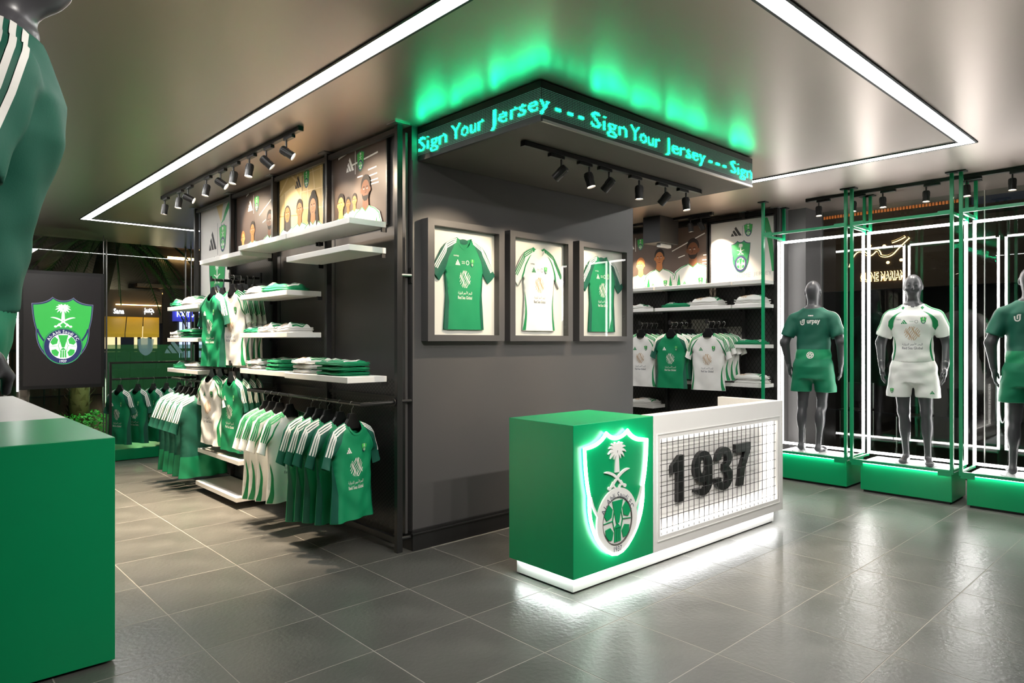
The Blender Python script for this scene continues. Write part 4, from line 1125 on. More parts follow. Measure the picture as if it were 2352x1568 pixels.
# black raised number
def arc(cx, cz, rx, rz, a0, a1, n=14): return [(cx + rx * math.cos(R(a0 + (a1 - a0) * i / n)), cz + rz * math.sin(R(a0 + (a1 - a0) * i / n))) for i in range(n + 1)]
DG = {'1': [[(.30, 0), (.62, 0), (.62, 1), (.40, 1), (.02, .80), (.02, .62), (.30, .72)]],
      '9': [arc(.5, .66, .48, .34, 0, 180) + arc(.5, .62, .48, .32, 180, 285)[1:] + [(.64, .36), (.64, .28)] + arc(.48, .27, .17, .12, 0, -120, 8) + [(.05, .17), (.04, .12)] + arc(.5, .30, .48, .30, -150, 0), arc(.5, .66, .17, .20, 0, 360, 20)[:-1]],
      '3': [[(.0, .70), (.02, .76)] + arc(.48, .73, .46, .27, 165, -28) + [(.74, .53)] + arc(.48, .29, .50, .29, 32, -170) + [(.0, .30), (.30, .31)] + arc(.48, .28, .18, .13, 180, 440) + [(.44, .45), (.44, .60)] + arc(.46, .72, .17, .12, -70, 180) ],
      '7': [[(.0, 1), (1, 1), (1, .83), (.62, .40), (.50, 0), (.17, 0), (.30, .42), (.62, .80), (.0, .80)]]}
for ch, x0, x1 in (('1', 1.06, 1.30), ('9', 1.335, 1.58), ('3', 1.622, 1.865), ('7', 1.905, 2.13)):
    a = Art(); q = DG[ch]; a.poly('black_plastic', q[0], 1, q[1:])
    a.ob('digit', D, lambda u, v, l: Vector((x0 + u * (x1 - x0), (.088 - .028 * l), .372 + v * .328)), thick=1)
box('plinth_base', 'desk_white', .05, DL - .06, .05, DD - .02, .012, ZB, parent=D)
box('floor_gap', 'black_matte', .06, DL - .07, .06, DD - .03, 0, .012, parent=D)
for q in ((.030, DL - .04, .030, .040), (.030, .040, .042, DD - .04)): box('under_light', 'led_desk', q[0], q[1], q[2], q[3], ZB - .010, ZB - .001, parent=D)
# lit crest
cw, ch_ = .595, .630
cxx, czz = .372, .5625
cf = lambda off: (lambda u, v, l: Vector((cxx + u * cw, -off - .004 * l, czz + v * ch_)))
o_ = [(cxx + x * cw, czz + y * ch_) for x, y in crest_outline(1.0)]
MB().tube([(x, -.020, z) for x, z in o_], .0105, 8, closed=True).ob('crest_light', 'led_crest', D, smooth=True)
a = Art(); a.poly('silver', crest_outline(1.0), 0); a.ob('crest_rim', D, lambda u, v, l: Vector((cxx + u * cw, -.012, czz + v * ch_)), thick=0)
a = Art(); a.poly('green_paint', crest_outline(.955), 0); a.ob('crest_field', D, lambda u, v, l: Vector((cxx + u * cw, -.0135, czz + v * ch_)))
def relief(nm, art, base, h):
    art.ob(nm, D, lambda u, v, l: Vector((cxx + u * cw, -base - h * (l if l >= 0 else 0), czz + v * ch_)), thick=1)
a = Art(); a.add(palm_art('silver', 1), 0, 0, 1.12, 1.05); relief('crest_palm', a, .0138, .010)
a = Art(); a.add(sword_art('silver', 1), 0, -.02, 1); relief('crest_swords', a, .0138, .010)
a = Art()
for sg in (-1, 1): a.line('silver', [(sg * x, y) for x, y in bez((.41, .02), (.38, -.1), (.25, -.24), 6)], .02, 1)
a.ring('silver', BX, BY, .229, BR, 1); a.ring('steel', BX, BY, .229, .24, 1)
relief('crest_ring', a, .0138, .012)
a = Art(); a.add(ball_art('silver', 'green_paint', 1), 0, 0, 1); relief('crest_ball', a, .0140, .006)
a = Art(); a.arctext('print_grey', 'Al-Ahli Saudi FC', BX, BY, .258, .058, R(160), R(20), 1, .008); 
a2 = Art(); a2.text('print_grey', '1937', 0, -.535, h=.052, l=1, bold=.008)
a2.ob('crest_year', D, lambda u, v, l: Vector((cxx + u * cw, -.0270, czz + v * ch_)))
a.ob('crest_lettering', D, lambda u, v, l: Vector((cxx + u * cw, -.0270, czz + v * ch_)))
D.location = (2.958, 2.650, 0); D.rotation_euler = (0, 0, R(-1.2)); 

# ================================================================== WINDOW DISPLAYS
UNITS = [(3.632, 2.722, 3.47, 2.735), (2.692, 1.790, 2.600, 1.808), (1.745, .86, 1.690, .90)]
WHICH = ['beside the dark column', 'in the middle', 'at the right end']
for (ya, yb, pa, pb), wh in zip(UNITS, WHICH):
    t = thing('display_plinth', f'low green plinth {wh} of the window row, under a grey mannequin', 'plinth', (7.2, pa, 0), 'window plinths')
    box('body', 'green_paint', 7.2, 7.66, pb, pa, .022, .285, parent=t, bevel=.003); box('toe', 'black_matte', 7.225, 7.64, pb + .02, pa - .02, 0, .021, parent=t)
    box('top_plate', 'acrylic', 7.205, 7.64, pb + .008, pa - .008, .286, .302, parent=t)
    box('under_light', 'led_frame', 7.176, 7.197, pb + .02, pa - .02, .2908, .2926, parent=t)
    t = thing('window_gantry', f'green steel frame with white light tubes around the mannequin {wh}', 'display frame', (7.2, ya, 0), 'lit display frames')
    s = .014; XF, XB, ZL, ZH, ZP = 7.185, 7.65, .302, 2.655, CZ - .012
    for y in (ya - s, yb + s):
        box('front_post', 'green_metal', XF - s, XF + s, y - s, y + s, ZL - .02, ZP, parent=t); box('rear_post', 'green_metal', XB + .026, XB + .05, y - s, y + s, ZH - .02, ZP, parent=t)
        box('side_bar', 'green_metal', XF + s, XB, y - s * .8, y + s * .8, ZH + .012, ZH + .036, parent=t); box('side_bar', 'green_metal', XF + s, XB - .02, y - s * .8, y + s * .8, .303, .322, parent=t)
        for x in (XF, XB + .04): box('ceiling_plate', 'black_metal', x - .04, x + .04, y - .045, y + .045, ZP + .0005, CZ - .001, parent=t)
        e = 1 if y > (ya + yb) / 2 else -1
        for z in (ZH + .032, ZL - .022): box('corner_plate', 'green_metal', XF - .018, XF - .0145, min(y, y - e * .11), max(y, y - e * .11), z - .018, z + .018, parent=t)
    for z in (ZH + .026, .306): box('front_bar', 'green_metal', XF - s, XF + s, yb + 2 * s, ya - 2 * s, z - .013, z + .013, parent=t)
    w = .0125
    for q in ((ya - 2 * w, ya, .322, ZH), (yb, yb + 2 * w, .322, ZH), (yb + 2 * w, ya - 2 * w, ZH - 2 * w, ZH), (yb + 2 * w, ya - 2 * w, .322, .322 + 2 * w)):
        box('light_tube', 'led_frame', XB - .008, XB + .008, q[0], q[1], q[2], q[3], parent=t)

def proj(bv, d):
    d = Vector(d)
    def f(p, l, off=.0022):
        h = bv.ray_cast(Vector(p) - d * 1.0, d)
        q = h[0] if h[0] is not None else Vector(p)
        return q - d * (off + .0007 * l)
    return f
BV_S = BVHTree.FromPolygons(_ms[0].tolist(), _ms[1].tolist())
BV_H = BVHTree.FromPolygons(_mh[0].tolist(), _mh[1].tolist())
def stripes_on(parent, col, sgs=(-1, 1)):
    for sg in sgs:
        a = Vector((SHO[0] * sg, SHO[1], SHO[2])); e = a + (Vector((ELB[0] * sg, ELB[1], ELB[2])) - a) * .60
        ax = (e - a).normalized(); out = Vector((ax.z * -sg, 0, ax.x * sg)); out = Vector((sg * abs(ax.z), 0, abs(ax.x)))
        K = [(Vector((sg * .085, .004, 1.44)), Vector((sg * .12, 0, 1))), (Vector((sg * .150, .004, 1.41)), Vector((sg * .30, 0, 1))), (a, Vector((sg * .62, 0, .80))), (a + (e - a) * .35, out), (e, out)]
        path = []
        for q in range(33):
            f = q / 32 * 4; i0 = min(3, int(f)); f -= i0; path.append((K[i0][0].lerp(K[i0 + 1][0], f), K[i0][1].lerp(K[i0 + 1][1], f).normalized()))
        mb = MB()
        for k in (-1, 0, 1):
            row = []
            for p, n in path:
                c = []
                for w in (-.0058, .0058):
                    o = Vector((0, k * .022 - .012 + w, 0)); h = BV_S.ray_cast(p + o + n * .5, -n)
                    c.append((h[0] if h[0] is not None else p + o) + n * .003)
                row.append(c)
            for i in range(len(row) - 1): mb.quad(row[i][0], row[i][1], row[i + 1][1], row[i + 1][0])
        mb.ob('shoulder_stripes', col, parent)
def mannequin(label, kind, loc, rz, stand=True):
    t = thing('mannequin', label, 'mannequin')
    field_ob('body', 'mannequin_grey', t, *_mb)
    g = kind == 'green'
    sh = field_ob('jersey', 'jersey_teal' if g else 'jersey_white', t, *_ms); so = field_ob('shorts', 'jersey_mid' if g else 'jersey_white', t, *_mh)
    if stand: MB().cyl((.03, -.01, 0.0), (.03, -.01, -.006), .19, 32).ob('base_plate', 'acrylic', t)
    fr, bk, fs = proj(BV_S, (0, 1, 0)), proj(BV_S, (0, -1, 0)), proj(BV_H, (0, 1, 0)); zo = 1.535
    def pf(nm, art, P=fr, par=sh, e=.02, sgn=1): art.ob(nm, par, lambda u, v, l: P((u * sgn, 0, v), l), maxe=e)
    if g:
        stripes_on(sh, 'print_white')
        sh.data.materials.append(MT['jersey_green'])
        for p in sh.data.polygons:
            if stand and p.center.z < 1.105 and p.center.y > .0: p.material_index = 1
        a = Art(); a.text('print_white', 'urpay', .028, 1.395, w=.13, h=.052, l=1, bold=.03)
        a.line('print_white', [(-.105, 1.415)] + bez((-.105, 1.40), (-.105, 1.372), (-.085, 1.372), 4) + bez((-.085, 1.372), (-.066, 1.372), (-.066, 1.395), 4) + [(-.066, 1.42)], .011, 1)
        a.line('print_white', [(-.085, 1.388), (-.085, 1.405)] + bez((-.085, 1.42), (-.08, 1.428), (-.058, 1.425), 4), .010, 1)
        pf('back_print', a, bk, sgn=-1, e=.03); a = Art(); a.text('print_white', 'neo', .0, 1.468, w=.05, h=.014, l=1, bold=.02); pf('neck_print', a, bk, sgn=-1, e=.03)
        a = Art(); a.ring('print_white', .0, 1.045, .030, .037, 1, 24)
        for k in range(6): a.line('print_white', [(.0 + .034 * math.cos(k * PI / 3), 1.045 + .034 * math.sin(k * PI / 3)), (.02 * math.cos(k * PI / 3 + .7), 1.045 + .02 * math.sin(k * PI / 3 + .7)), (.012 * math.cos(k * PI / 3 + 1.9), 1.045 + .012 * math.sin(k * PI / 3 + 1.9))], .007, 1)
        pf('back_badge', a, bk, sgn=-1, e=.03)
    else:
        stripes_on(sh, 'print_green')
        for f in (lambda p: p, mirror): a = Art(); a.poly('print_green', f(bez((.085, zo - .05), (.165, zo - .07), (.208, zo - .145), 6) + [(.212, zo - .19), (.186, zo - .235)] + bez((.165, zo - .20), (.170, zo - .09), (.085, zo - .05), 6)[:-1]), 0); pf('shoulder_panel', a)
        for f in (lambda p: p, mirror): a = Art(); a.poly('print_green', f(bez((.160, zo - .30), (.118, zo - .42), (.170, zo - .545), 7) + bez((.182, zo - .545), (.142, zo - .42), (.162, zo - .30), 7)), 0); pf('side_panel', a)
        a = Art(); a.add(logo_bars('print_green'), -.068, zo - .155, .055, .045); pf('chest_logo', a, e=.04)
        a = Art(); a.add(CREST_S, .092, zo - .14, .050, .056); pf('crest', a, e=.04)
        a = Art(); a.text('print_grey', 'neo', -.115, zo - .13, w=.04, h=.014); a.text('print_green', 'ROSHN', -.005, zo - .150, w=.034, h=.009); a.ring('print_grey', .035, zo - .152, .012, .015, 0, 20); pf('league_print', a, e=.04)
        a = Art(); a.add(sponsor('print_gold', 'print_grey'), .0, zo - .265, 1.0, .95); pf('sponsor_print', a, e=.04)
        a = Art(); a.add(logo_bars('print_green'), .165, .70, .04, .035); pf('leg_logo', a, fs, so, e=.04); a = Art(); a.add(CREST_S, -.175, .71, .034, .04); pf('leg_crest', a, fs, so, e=.04)
        for f in (lambda p: p, mirror): a = Art(); a.poly('print_green', f([(.066, zo - .012), (.082, zo + .002), (.096, zo - .014), (.082, zo - .034)]), 0); pf('collar_flash', a)
    t.location = loc; t.rotation_euler = (0, 0, rz)
    return t
mannequin('grey mannequin in dark green kit seen from behind, beside the dark column', 'green', (7.43, 3.17, .309), R(101))
mannequin('grey mannequin in white kit facing the shop, middle of the window row', 'white', (7.45, 2.20, .309), R(-77))
mannequin('grey mannequin in dark green kit seen from behind, cut by the right edge', 'green', (7.45, 1.27, .309), R(97))

# ================================================================== LEFT FOREGROUND
t = thing('display_counter', 'long green and white counter in the left foreground', 'counter', (-.9, 3.59, 0))
box('green_end', 'green_paint', -.9, .808, 3.59, 4.70, .014, 1.053, parent=t, bevel=.003); box('white_body', 'shelf_white', -.9, .808, 4.703, 6.9, .014, 1.052, parent=t, bevel=.003); box('toe', 'black_matte', -.85, .77, 3.63, 6.85, 0, .0135, parent=t)
t = mannequin('grey mannequin in a green jersey leaning in from the left edge', 'green', (0, 0, 0), 0, stand=False)
F3, R3 = Vector((FW[0], FW[1], 0)), Vector((FW[1], -FW[0], 0))
rot = Matrix.Rotation(R(13.5), 3, F3) @ Matrix.Rotation(R(89), 3, 'Z')
dd = 1.25; want = F3 * dd + R3 * ((-12 - 1176) / 1560 * dd) + Vector((0, 0, 1.5 + (784 - 170) / 1560 * dd))
t.rotation_euler = rot.to_euler(); t.location = want - rot @ Vector((-SHO[0], SHO[1], SHO[2]))
pl = thing('tall_plinth', 'green plinth outside the left edge carrying the leaning mannequin', 'plinth', (t.location.x, t.location.y, 0))
box('body', 'green_paint', t.location.x - .25, t.location.x + .25, t.location.y - .25, t.location.y + .25, 0, t.location.z - .14, parent=pl, bevel=.003)

# hanging screens and rack by the left window
def screen(label, x0, x1, z0, z1, crest):
    t = thing('display_screen', label, 'screen', (x0, 11.3, z0)); y = 11.3
    box('housing', 'black_metal', x0, x1, y, y + .07, z0, z1, parent=t, bevel=.004); box('display', 'screen_black', x0 + .05, x1 - .05, y - .004, y - .001, z0 + .05, z1 - .05, parent=t)
    box('edge_light', 'led_frame', x0 - .02, x0 - .002, y + .01, y + .03, z0 - .02, z1 + .03, parent=t)
    for x in (x0 + .01, x1 - .01): box('hanging_rod', 'steel', x - .006, x + .006, y + .03, y + .042, z1, CZ - .001, parent=t); box('floor_rod', 'steel', x - .008, x + .008, y + .03, y + .046, 0, z0, parent=t)
    cx, cz = (x0 + x1) / 2, (z0 + z1) / 2
    if crest:
        a = Art(); a.add(crest_full('scr_green', 'scr_navy', 'scr_white', 'scr_grey'), 0, 0, .735, .79); a.ob('screen_crest', t, plane((cx - .003, y - .0045, cz - .02), (1, 0, 0), (0, 0, 1), (0, -1, 0), .0005))
    else:
        a = Art(); a.poly('scr_green', [(-.4, -.78), (.45, -.78), (.45, -.5), (-.4, -.5)], 0); a.poly('scr_white', [(-.1, -.5), (.45, -.5), (.45, .22), (.2, .3), (-.1, .2)], 0)
        for k in range(4): a.line('scr_white', [(.1, .62 - .13 * k), (.48, .62 - .13 * k)], .014, 0)
        a.add(crest_full('scr_green', 'scr_navy', 'scr_white', 'scr_grey', text=False), .36, .02, .10, .12, 1); a.text('scr_white', 'HOME JERSEY', .1, -.64, w=.6, h=.06, l=1)
        a.ob('screen_picture', t, plane((cx, y - .0045, cz), (1, 0, 0), (0, 0, 1), (0, -1, 0), .0005))
screen('black hanging screen showing the large green and navy crest', 1.385, 2.41, .84, 2.485, True)
screen('black hanging screen with a jersey advert, cut by the left edge', .20, 1.26, .84, 2.485, False)
t = thing('display_plinth', 'low green plinth under the jersey rack at the far left window', 'plinth', (2.145, 9.6, 0))
box('body', 'green_paint', 2.145, 3.45, 9.60, 10.25, .006, .14, parent=t, bevel=.003)
t = thing('garment_rack', 'black rectangular garment rack standing on the far green plinth', 'rack', (2.14, 9.75, .14))
for x in (2.14, 3.22): box('upright', 'black_metal', x - .014, x + .014, 9.736, 9.764, .141, 1.215, parent=t)
box('top_bar', 'black_metal', 2.126, 3.234, 9.736, 9.764, 1.216, 1.24, parent=t); MB().cyl((2.154, 9.75, 1.02), (3.206, 9.75, 1.02), .013, 8).ob('hanging_bar', 'black_metal', t)
for i, x in enumerate((2.25, 2.455, 2.64, 2.80, 2.955, 3.085)):
    hang('green', i % 2, x, 9.75, 1.02, FX + .42 - .05 * i, f'green jersey on the far garment rack, {ORDN[i]} from its left post', f'black hanger on the far garment rack, {ORDN[i]} from its left post', .86, .96)

# ================================================================== FAR SHELVES (right wall)
t = thing('far_shelving_frame', 'black steel uprights and mesh panels behind the far shelves', 'shelving', (7.56, 3.64, 0))
QY = [3.655, 4.05, 5.14, 6.22, 7.3]
for y in QY:
    box('upright', 'black_metal', 7.555, 7.60, y - .02, y + .02, 0, CZ - .012, parent=t); box('ceiling_plate', 'steel', 7.53, 7.61, y - .05, y + .05, CZ - .0115, CZ - .001, parent=t)
for i in range(3):
    for z in (.08, 3.0): box('crossbar', 'black_metal', 7.56, 7.59, QY[i] + .02, QY[i + 1] - .02, z - .018, z + .018, parent=t)
    lattice(t, 7.585, QY[i] + .02, QY[i + 1] - .02, .10, 2.25, cw=.05, ch=.075, w=.003)
FX0, FX1 = 7.28, 7.553
for y0, y1, z, lb in ((3.67, 4.05, 2.2, 'short white shelf under the white crest poster at the column'), (4.06, 5.13, 2.2, 'white shelf under the two posters on the far wall, topmost'), (5.15, 6.2, 2.2, 'white shelf under the left player of the far poster, topmost'),
                      (3.67, 4.05, 1.928, 'short white shelf with one white folded jersey, second from the top at the column'), (4.06, 5.13, 1.928, 'white far shelf with a green and a white folded jersey'), (5.15, 6.2, 1.928, 'white far shelf partly hidden by the block wall, second from the top'),
                      (3.67, 4.05, 1.465, 'short white shelf with one green folded jersey at the column'), (3.67, 4.05, 1.017, 'short white shelf with white folded jerseys, lowest at the column'), (4.06, 5.13, 1.017, 'white shelf behind the hanging green and white jerseys on the far wall'),
                      (5.15, 6.2, 1.017, 'white shelf behind the far left hanging white jersey'), (5.15, 6.2, .68, 'lowest white far shelf with a crumpled white jersey, above the desk')):
    shelf(y0, y1, z, FX0, FX1, lb)
for y, lb in ((5.25, 'left white jerseys'), (4.80, 'green jerseys'), (4.29, 'right white jerseys')): arm(f'black display arm on the far wall holding the {lb}', 7.13, y, 1.727, 7.552)
for y, st, nm, n in ((5.25, 'white', 'left white', 4), (4.80, 'green', 'green', 5), (4.29, 'white', 'right white', 4)):
    for i in range(n):
        lb = f'{st} jersey facing the shop on the far wall, front of the {nm} group' if i == 0 else f'{st} jersey on the far wall, {ORDN[i]} of the {nm} group'
        hang(st, i % 2, 7.165 + .075 * i, y - .025 * i, 1.727, FX + .10 - .03 * i, lb, f'black hanger, {ORDN[i]} of the {nm} group on the far wall', .88, .93 if i == 0 else .77, sy=.62)
pile('white', 0, 7.42, 5.47, 1.928, FR, 1, 'on the second far shelf beside the block wall', 1.1, 1.3)
pile('green', 1, 7.42, 4.86, 1.928, FR, 1, 'on the second far shelf', 1.4, .9)
pile('white', 1, 7.42, 4.44, 1.928, FR, 1, 'heaped on the second far shelf beside the green one', 1.4, 1.35)
pile('white', 1, 7.42, 3.87, 1.928, FR, 1, 'heaped on the second far shelf by the green post', 1.25, 1.35)
pile('green', 1, 7.42, 3.88, 1.465, FR, 1, 'on the middle shelf by the column', 1.2, .85)
pile('white', 1, 7.42, 3.87, 1.017, FR, 2, 'on the low shelf by the column', 1.25, .75)
pile('white', 1, 7.42, 5.36, .68, FR, 1, 'crumpled on the lowest far shelf', 1.3, .9)
three_players('dark poster of three players in white on the far wall, behind the ceiling box', 4.535, 5.74, 2.2, 2.96, 7.54, 1.36)
t, w, h, put = poster('white poster with a green crest and ribbon on the far wall beside the column', 3.665, 4.475, 2.2, 2.95, 'paper_white', 7.54)
a = Art(); a.poly('crest_mid', bez((w * .80, h * .99), (w * .90, h * .80), (w * .97, h * .15), 8) + bez((w, h * .15), (w, h * .75), (w * .9, h * .99), 8), 2); put('ribbon', a)
a = Art(); a.add(logo_bars('print_dark'), w * .42, h * .82, .14, .12, 3); a.line('print_grey', [(w * .52, h * .74), (w * .52, h * .91)], .004, 3); a.add(CREST_S, w * .61, h * .83, .11, .13, 3); put('logos', a)
a = Art(); a.add(crest_full('crest_mid', text=False), w * .49, h * .42, .25, .32, 3); put('large_crest', a)
a = Art(); a.text('print_silver', '24-25', w * .22, h * .12, w=w * .22, h=.055, l=3); put('lettering', a); a = Art(); a.text('print_silver', 'HOME', w * .52, h * .12, w=w * .25, h=.055, l=3); put('lettering', a); a = Art(); a.text('print_silver', 'JERSEY', w * .83, h * .12, w=w * .28, h=.055, l=3); put('lettering', a)
for y0, y1, z0, z1, wh in ((4.55, 4.92, 1.58, 1.78, 'between the green and right white jerseys'), (4.08, 4.41, 1.40, 1.68, 'behind the right white jerseys'), (5.22, 5.64, 1.40, 1.66, 'behind the left white jerseys')):
    t = thing('switch_box', f'pale grey wall box {wh}, behind the wire mesh', 'box', (7.6, y0, z0)); box('casing', 'carton', 7.597, 7.619, y0, y1, z0, z1, parent=t, bevel=.004); box('lid', 'carton', 7.589, 7.596, y0 + .01, y1 - .01, z0 + .01, z1 - .05, parent=t, bevel=.002)

# ================================================================== OUTSIDE, RIGHT
struct(box('pavement_right', 'ground_dark', 8.62, 26, -14, 30, -.08, -.02), 'dark mall floor beyond the right window', 'ground')
t = thing('restaurant_front', 'dark restaurant front with slatted band, amber strip and gold lit sign', 'building', (13, 5, 0))
box('fascia', 'night_wall', 13.3, 13.5, -3, 9, 2.45, 3.72, parent=t); box('soffit', 'night_wall', 12.9, 13.5, -3, 9, 3.60, 3.70, parent=t); box('band_back', 'night_wall', 13.05, 13.5, 3.1, 9, 3.72, 4.9, parent=t)
box('lower_wall', 'ground_dark', 15.5, 15.7, -6, 10, 0, 2.6, parent=t); box('amber_strip', 'led_amber', 12.955, 12.975, 3.1, 9, 3.755, 3.765, parent=t); box('strip_lip', 'night_wall', 12.92, 12.94, 3.1, 9, 3.70, 3.775, parent=t)
sm = None
for k in range(118):
    y = 3.12 + k * .05
    if sm is None: o = box('slat', 'wood_slat', 13.0, 13.045, 0, .032, 3.78, 4.9); sm = o.data
    else: o = bpy.data.objects.new('slat', sm); C.objects.link(o)
    o.parent = t; o.location = Vector((0, y, 0)) - org(t)
def wall_sign(nm, parent, s, y0, y1, z0, z1, x, mat, halo=None):
    # lettering read from the shop: left is the larger y
    a = Art(); a.text(mat, s, 0, 0, w=(y0 - y1) * 1.02, h=(z1 - z0) * 1.1, bold=.05); a.text('black_matte', s, 0, 0, w=y0 - y1, h=z1 - z0, l=1, bold=.0); cy, cz = (y0 + y1) / 2, (z0 + z1) / 2
    a.ob(nm, parent, lambda u, v, l: Vector((x - .02 * l, cy - u, cz + v)))
wall_sign('sign_lettering', t, 'CUINE MARIAM', 4.80, 4.06, 2.60, 2.76, 13.28, 'sign_gold')
a = Art()
for P in (bez((-.9, -.25), (-.7, .5), (-.4, .15), 8), bez((-.4, .15), (-.3, .0), (-.15, .2), 6), bez((-.15, .2), (-.05, .3), (.0, .05), 6), bez((.0, .05), (.2, -.05), (.35, .1), 6), bez((.35, .1), (.5, .3), (.75, .55), 6), bez((.3, .45), (.5, .5), (.65, .6), 5)): a.line('sign_gold', P, .075, 0); a.line('black_matte', P, .04, 1)
for x, y in ((-.3, .4), (.1, .35), (.55, -.15), (.2, -.2)): a.ell('sign_gold', x, y, .05, l=0, n=10)
a.ob('sign_script', t, lambda u, v, l: Vector((13.28 - .02 * l, 4.45 - u * .62, 3.03 + v * .55)))
for k, (x, y) in enumerate(((10.6, 4.9), (11.2, 4.1), (10.9, 3.2))):
    t = thing('cafe_chair', f'dark cafe chair on the mall floor, {ORDN[k]} from the column', 'chair', (x, y, -.02), 'cafe chairs outside')
    box('seat', 'black_matte', x - .2, x + .2, y - .2, y + .2, .42, .45, parent=t, bevel=.008); box('backrest', 'black_matte', x + .18, x + .205, y - .2, y + .2, .55, .85, parent=t, bevel=.006)
    for sx in (-1, 1):
        for sy in (-1, 1): MB().cyl((x + .18 * sx, y + .18 * sy, -.02), (x + .18 * sx, y + .18 * sy, .85 if sx > 0 else .42), .012, 6).ob('leg', 'steel', t)

# ================================================================== OUTSIDE, LEFT
struct(box('pavement_left', 'ground_dark', -12, 30, 12.02, 42, -.08, -.02), 'dark pavement beyond the left window', 'ground')
def lights(name, kind, loc, e, col, size=.2):
    L = bpy.data.lights.new(name, kind); L.energy = e; L.color = col
    if kind == 'POINT': L.shadow_soft_size = size
    o = bpy.data.objects.new(name, L); C.objects.link(o); o.location = loc; return o
SY = 22.0
t = thing('shop_row', 'dark shop building across the street with lit shopfronts and balconies', 'building', (6, SY, 0))
box('wall', 'night_wall', 0, 4.7, SY + .3, SY + .6, 0, 3.0, parent=t); box('upper_wall', 'ground_dark', -2, 16, SY + .9, SY + 1.2, 2.9, 8.5, parent=t); box('wall', 'night_wall', 4.7, 6.25, SY + .2, SY + .6, 2.05, 3.0, parent=t); box('wall', 'ground_dark', 6.3, 16, SY + .3, SY + .6, 0, 3.4, parent=t)
box('eave_light', 'led_amber', 5.0, 6.2, SY + .12, SY + .16, 2.56, 2.585, parent=t); box('eave_light', 'led_amber', 6.5, 7.4, SY + .5, SY + .54, 4.05, 4.12, parent=t); box('eave_light', 'led_amber', 7.4, 9.5, SY + .5, SY + .54, 4.4, 4.48, parent=t); box('eave_light', 'led_amber', 5.9, 7.0, SY + .5, SY + .54, 2.95, 2.98, parent=t)
for k in range(3): box('balcony', 'night_wall', 5.5, 12, SY - .1, SY + .8, 3.1 + 1.3 * k, 3.2 + 1.3 * k, parent=t)
for x0, x1 in ((4.55, 4.75), (4.80, 5.0), (5.06, 5.14), (5.5, 5.58), (5.68, 5.86), (5.98, 6.12)): box('lit_window', 'lit_window', x0, x1, SY + .22, SY + .25, 1.2, 1.95, parent=t)
for x0, x1 in ((6.75, 6.83), (6.88, 6.96), (7.0, 7.06), (7.3, 7.5), (7.62, 7.8)): box('lit_window', 'lit_window_blue', x0, x1, SY + .22, SY + .25, 1.0, 2.1, parent=t)
box('sign_board', 'sign_blue', 6.55, 7.75, SY + .18, SY + .25, 2.12, 2.52, parent=t)
for x0, x1 in ((4.40, 4.98), (5.0, 5.42), (5.44, 5.86)):
    m = MB(); m.quad((x0, SY - .9, 1.72), (x1, SY - .9, 1.72), (x1 + .3, SY + .18, 2.22), (x0 + .3, SY + .18, 2.22)); m.quad((x0, SY - .9, 1.62), (x1, SY - .9, 1.62), (x1, SY - .9, 1.72), (x0, SY - .9, 1.72)); m.ob('awning', 'awning', t)
for s, x, z, w, h, mt in (('FOOT LOCKER', 7.12, 2.34, .92, .17, 'sign_white'), ('\ufe91\ufeb4\ufea0', 5.88, 2.40, .27, .20, 'sign_white'), ('Sana', 5.08, 2.38, .27, .15, 'sign_white')):
    a = Art(); a.text(mt, s, 0, 0, w=w, h=h, bold=.02); a.ob('sign_lettering', t, lambda u, v, l: Vector((x + u, SY + .15, z + v)))
t = thing('street_railing', 'dark railing in front of the lit shopfronts across the street', 'railing', (4, 19, 0))
box('rail', 'black_matte', 2, 12, 19.0, 19.05, 1.25, 1.32, parent=t)
for k in range(30): box('baluster', 'black_matte', 2.2 + k * .3, 2.23 + k * .3, 19.01, 19.04, 0, 1.25, parent=t)
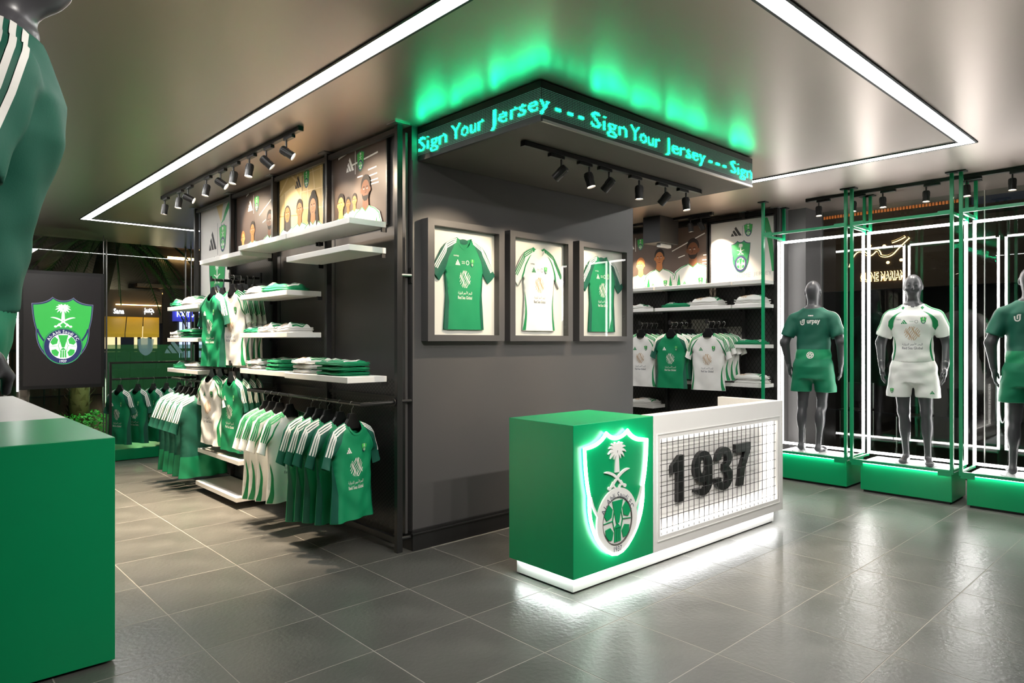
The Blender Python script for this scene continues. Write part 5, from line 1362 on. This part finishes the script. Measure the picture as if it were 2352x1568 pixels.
# palm
t = thing('palm_tree', 'palm with rough trunk and dark drooping fronds outside the left window', 'tree', (2.42, 13.2, -.02))
m = MB(); m.tube([(2.42, 13.2, -.02), (2.45, 13.2, .8), (2.7, 13.25, 2.2), (2.95, 13.3, 3.35)], .15, 12); m.ob('trunk', 'palm_bark', t, smooth=True)
st = MB()
for k in range(70):
    f = (k + .5) / 70; z = f * 1.5; a_ = k * 2.4; c = Vector((2.42 + .14 * f * f, 13.2, z)); dd = Vector((math.cos(a_), math.sin(a_), 0))
    st.quad(c + dd * .13 + Vector((-dd.y, dd.x, 0)) * .05, c + dd * .13 - Vector((-dd.y, dd.x, 0)) * .05, c + dd * .24 + Vector((0, 0, .14)))
tag(st.ob('bark_stubs', 'palm_bark', t), kind='stuff')
cr = Vector((2.95, 13.3, 3.35))
for k in range(22):
    a_ = k * 2.39996; up = .9 - 1.5 * (k / 22); L = 1.5; dd = Vector((math.cos(a_), math.sin(a_), 0)); sd_ = Vector((-dd.y, dd.x, 0)); m = MB(); pts = []
    for j in range(11):
        u = j / 10; pts.append(cr + dd * (L * u * (1 - .12 * u)) + Vector((0, 0, up * L * u * .7 - 1.15 * u * u)))
    m.tube(pts, .010, 4)
    for j in range(2, 40):
        u = j / 40; i0 = min(9, int(u * 10)); p = pts[i0].lerp(pts[i0 + 1], u * 10 - i0); ln = .42 * math.sin(PI * (.15 + .8 * u))
        for sg in (-1, 1):
            q = p + sd_ * sg * ln * .8 + dd * ln * .45 + Vector((0, 0, -ln * .42)); m.quad(p + dd * .011, p - dd * .011, q)
    m.ob('frond', 'palm_leaf', t)
m = MB(); rnd = random.Random(3)
for k in range(5200):
    x, y = rnd.uniform(2.1, 5.2), rnd.uniform(12.2, 13.6)
    if math.hypot(x - 2.5, y - 13.2) < .34: continue
    z = rnd.uniform(0, .42) * (1 - .25 * abs(math.sin(x * 5))); d1 = Vector((rnd.gauss(0, 1), rnd.gauss(0, 1), rnd.gauss(0, .8))).normalized(); d2 = d1.orthogonal().normalized(); c = Vector((x, y, z))
    m.quad(c - d2 * .012, c + d1 * .035, c + d2 * .012, c - d1 * .02)
tag(m.ob('hedge', 'hedge', None), 'low leafy green hedge outside the left window', 'hedge', kind='stuff')
lights('garden_light', 'POINT', (3.2, 12.5, .8), 18, (.5, 1, .45)); lights('garden_light', 'POINT', (2.4, 12.5, .7), 9, (.6, 1, .5))
lights('street_light', 'POINT', (5.5, 19.5, 2.9), 110, (1, .8, .5)); lights('mall_light', 'POINT', (11.5, 4.5, 3.3), 25, (1, .72, .45))
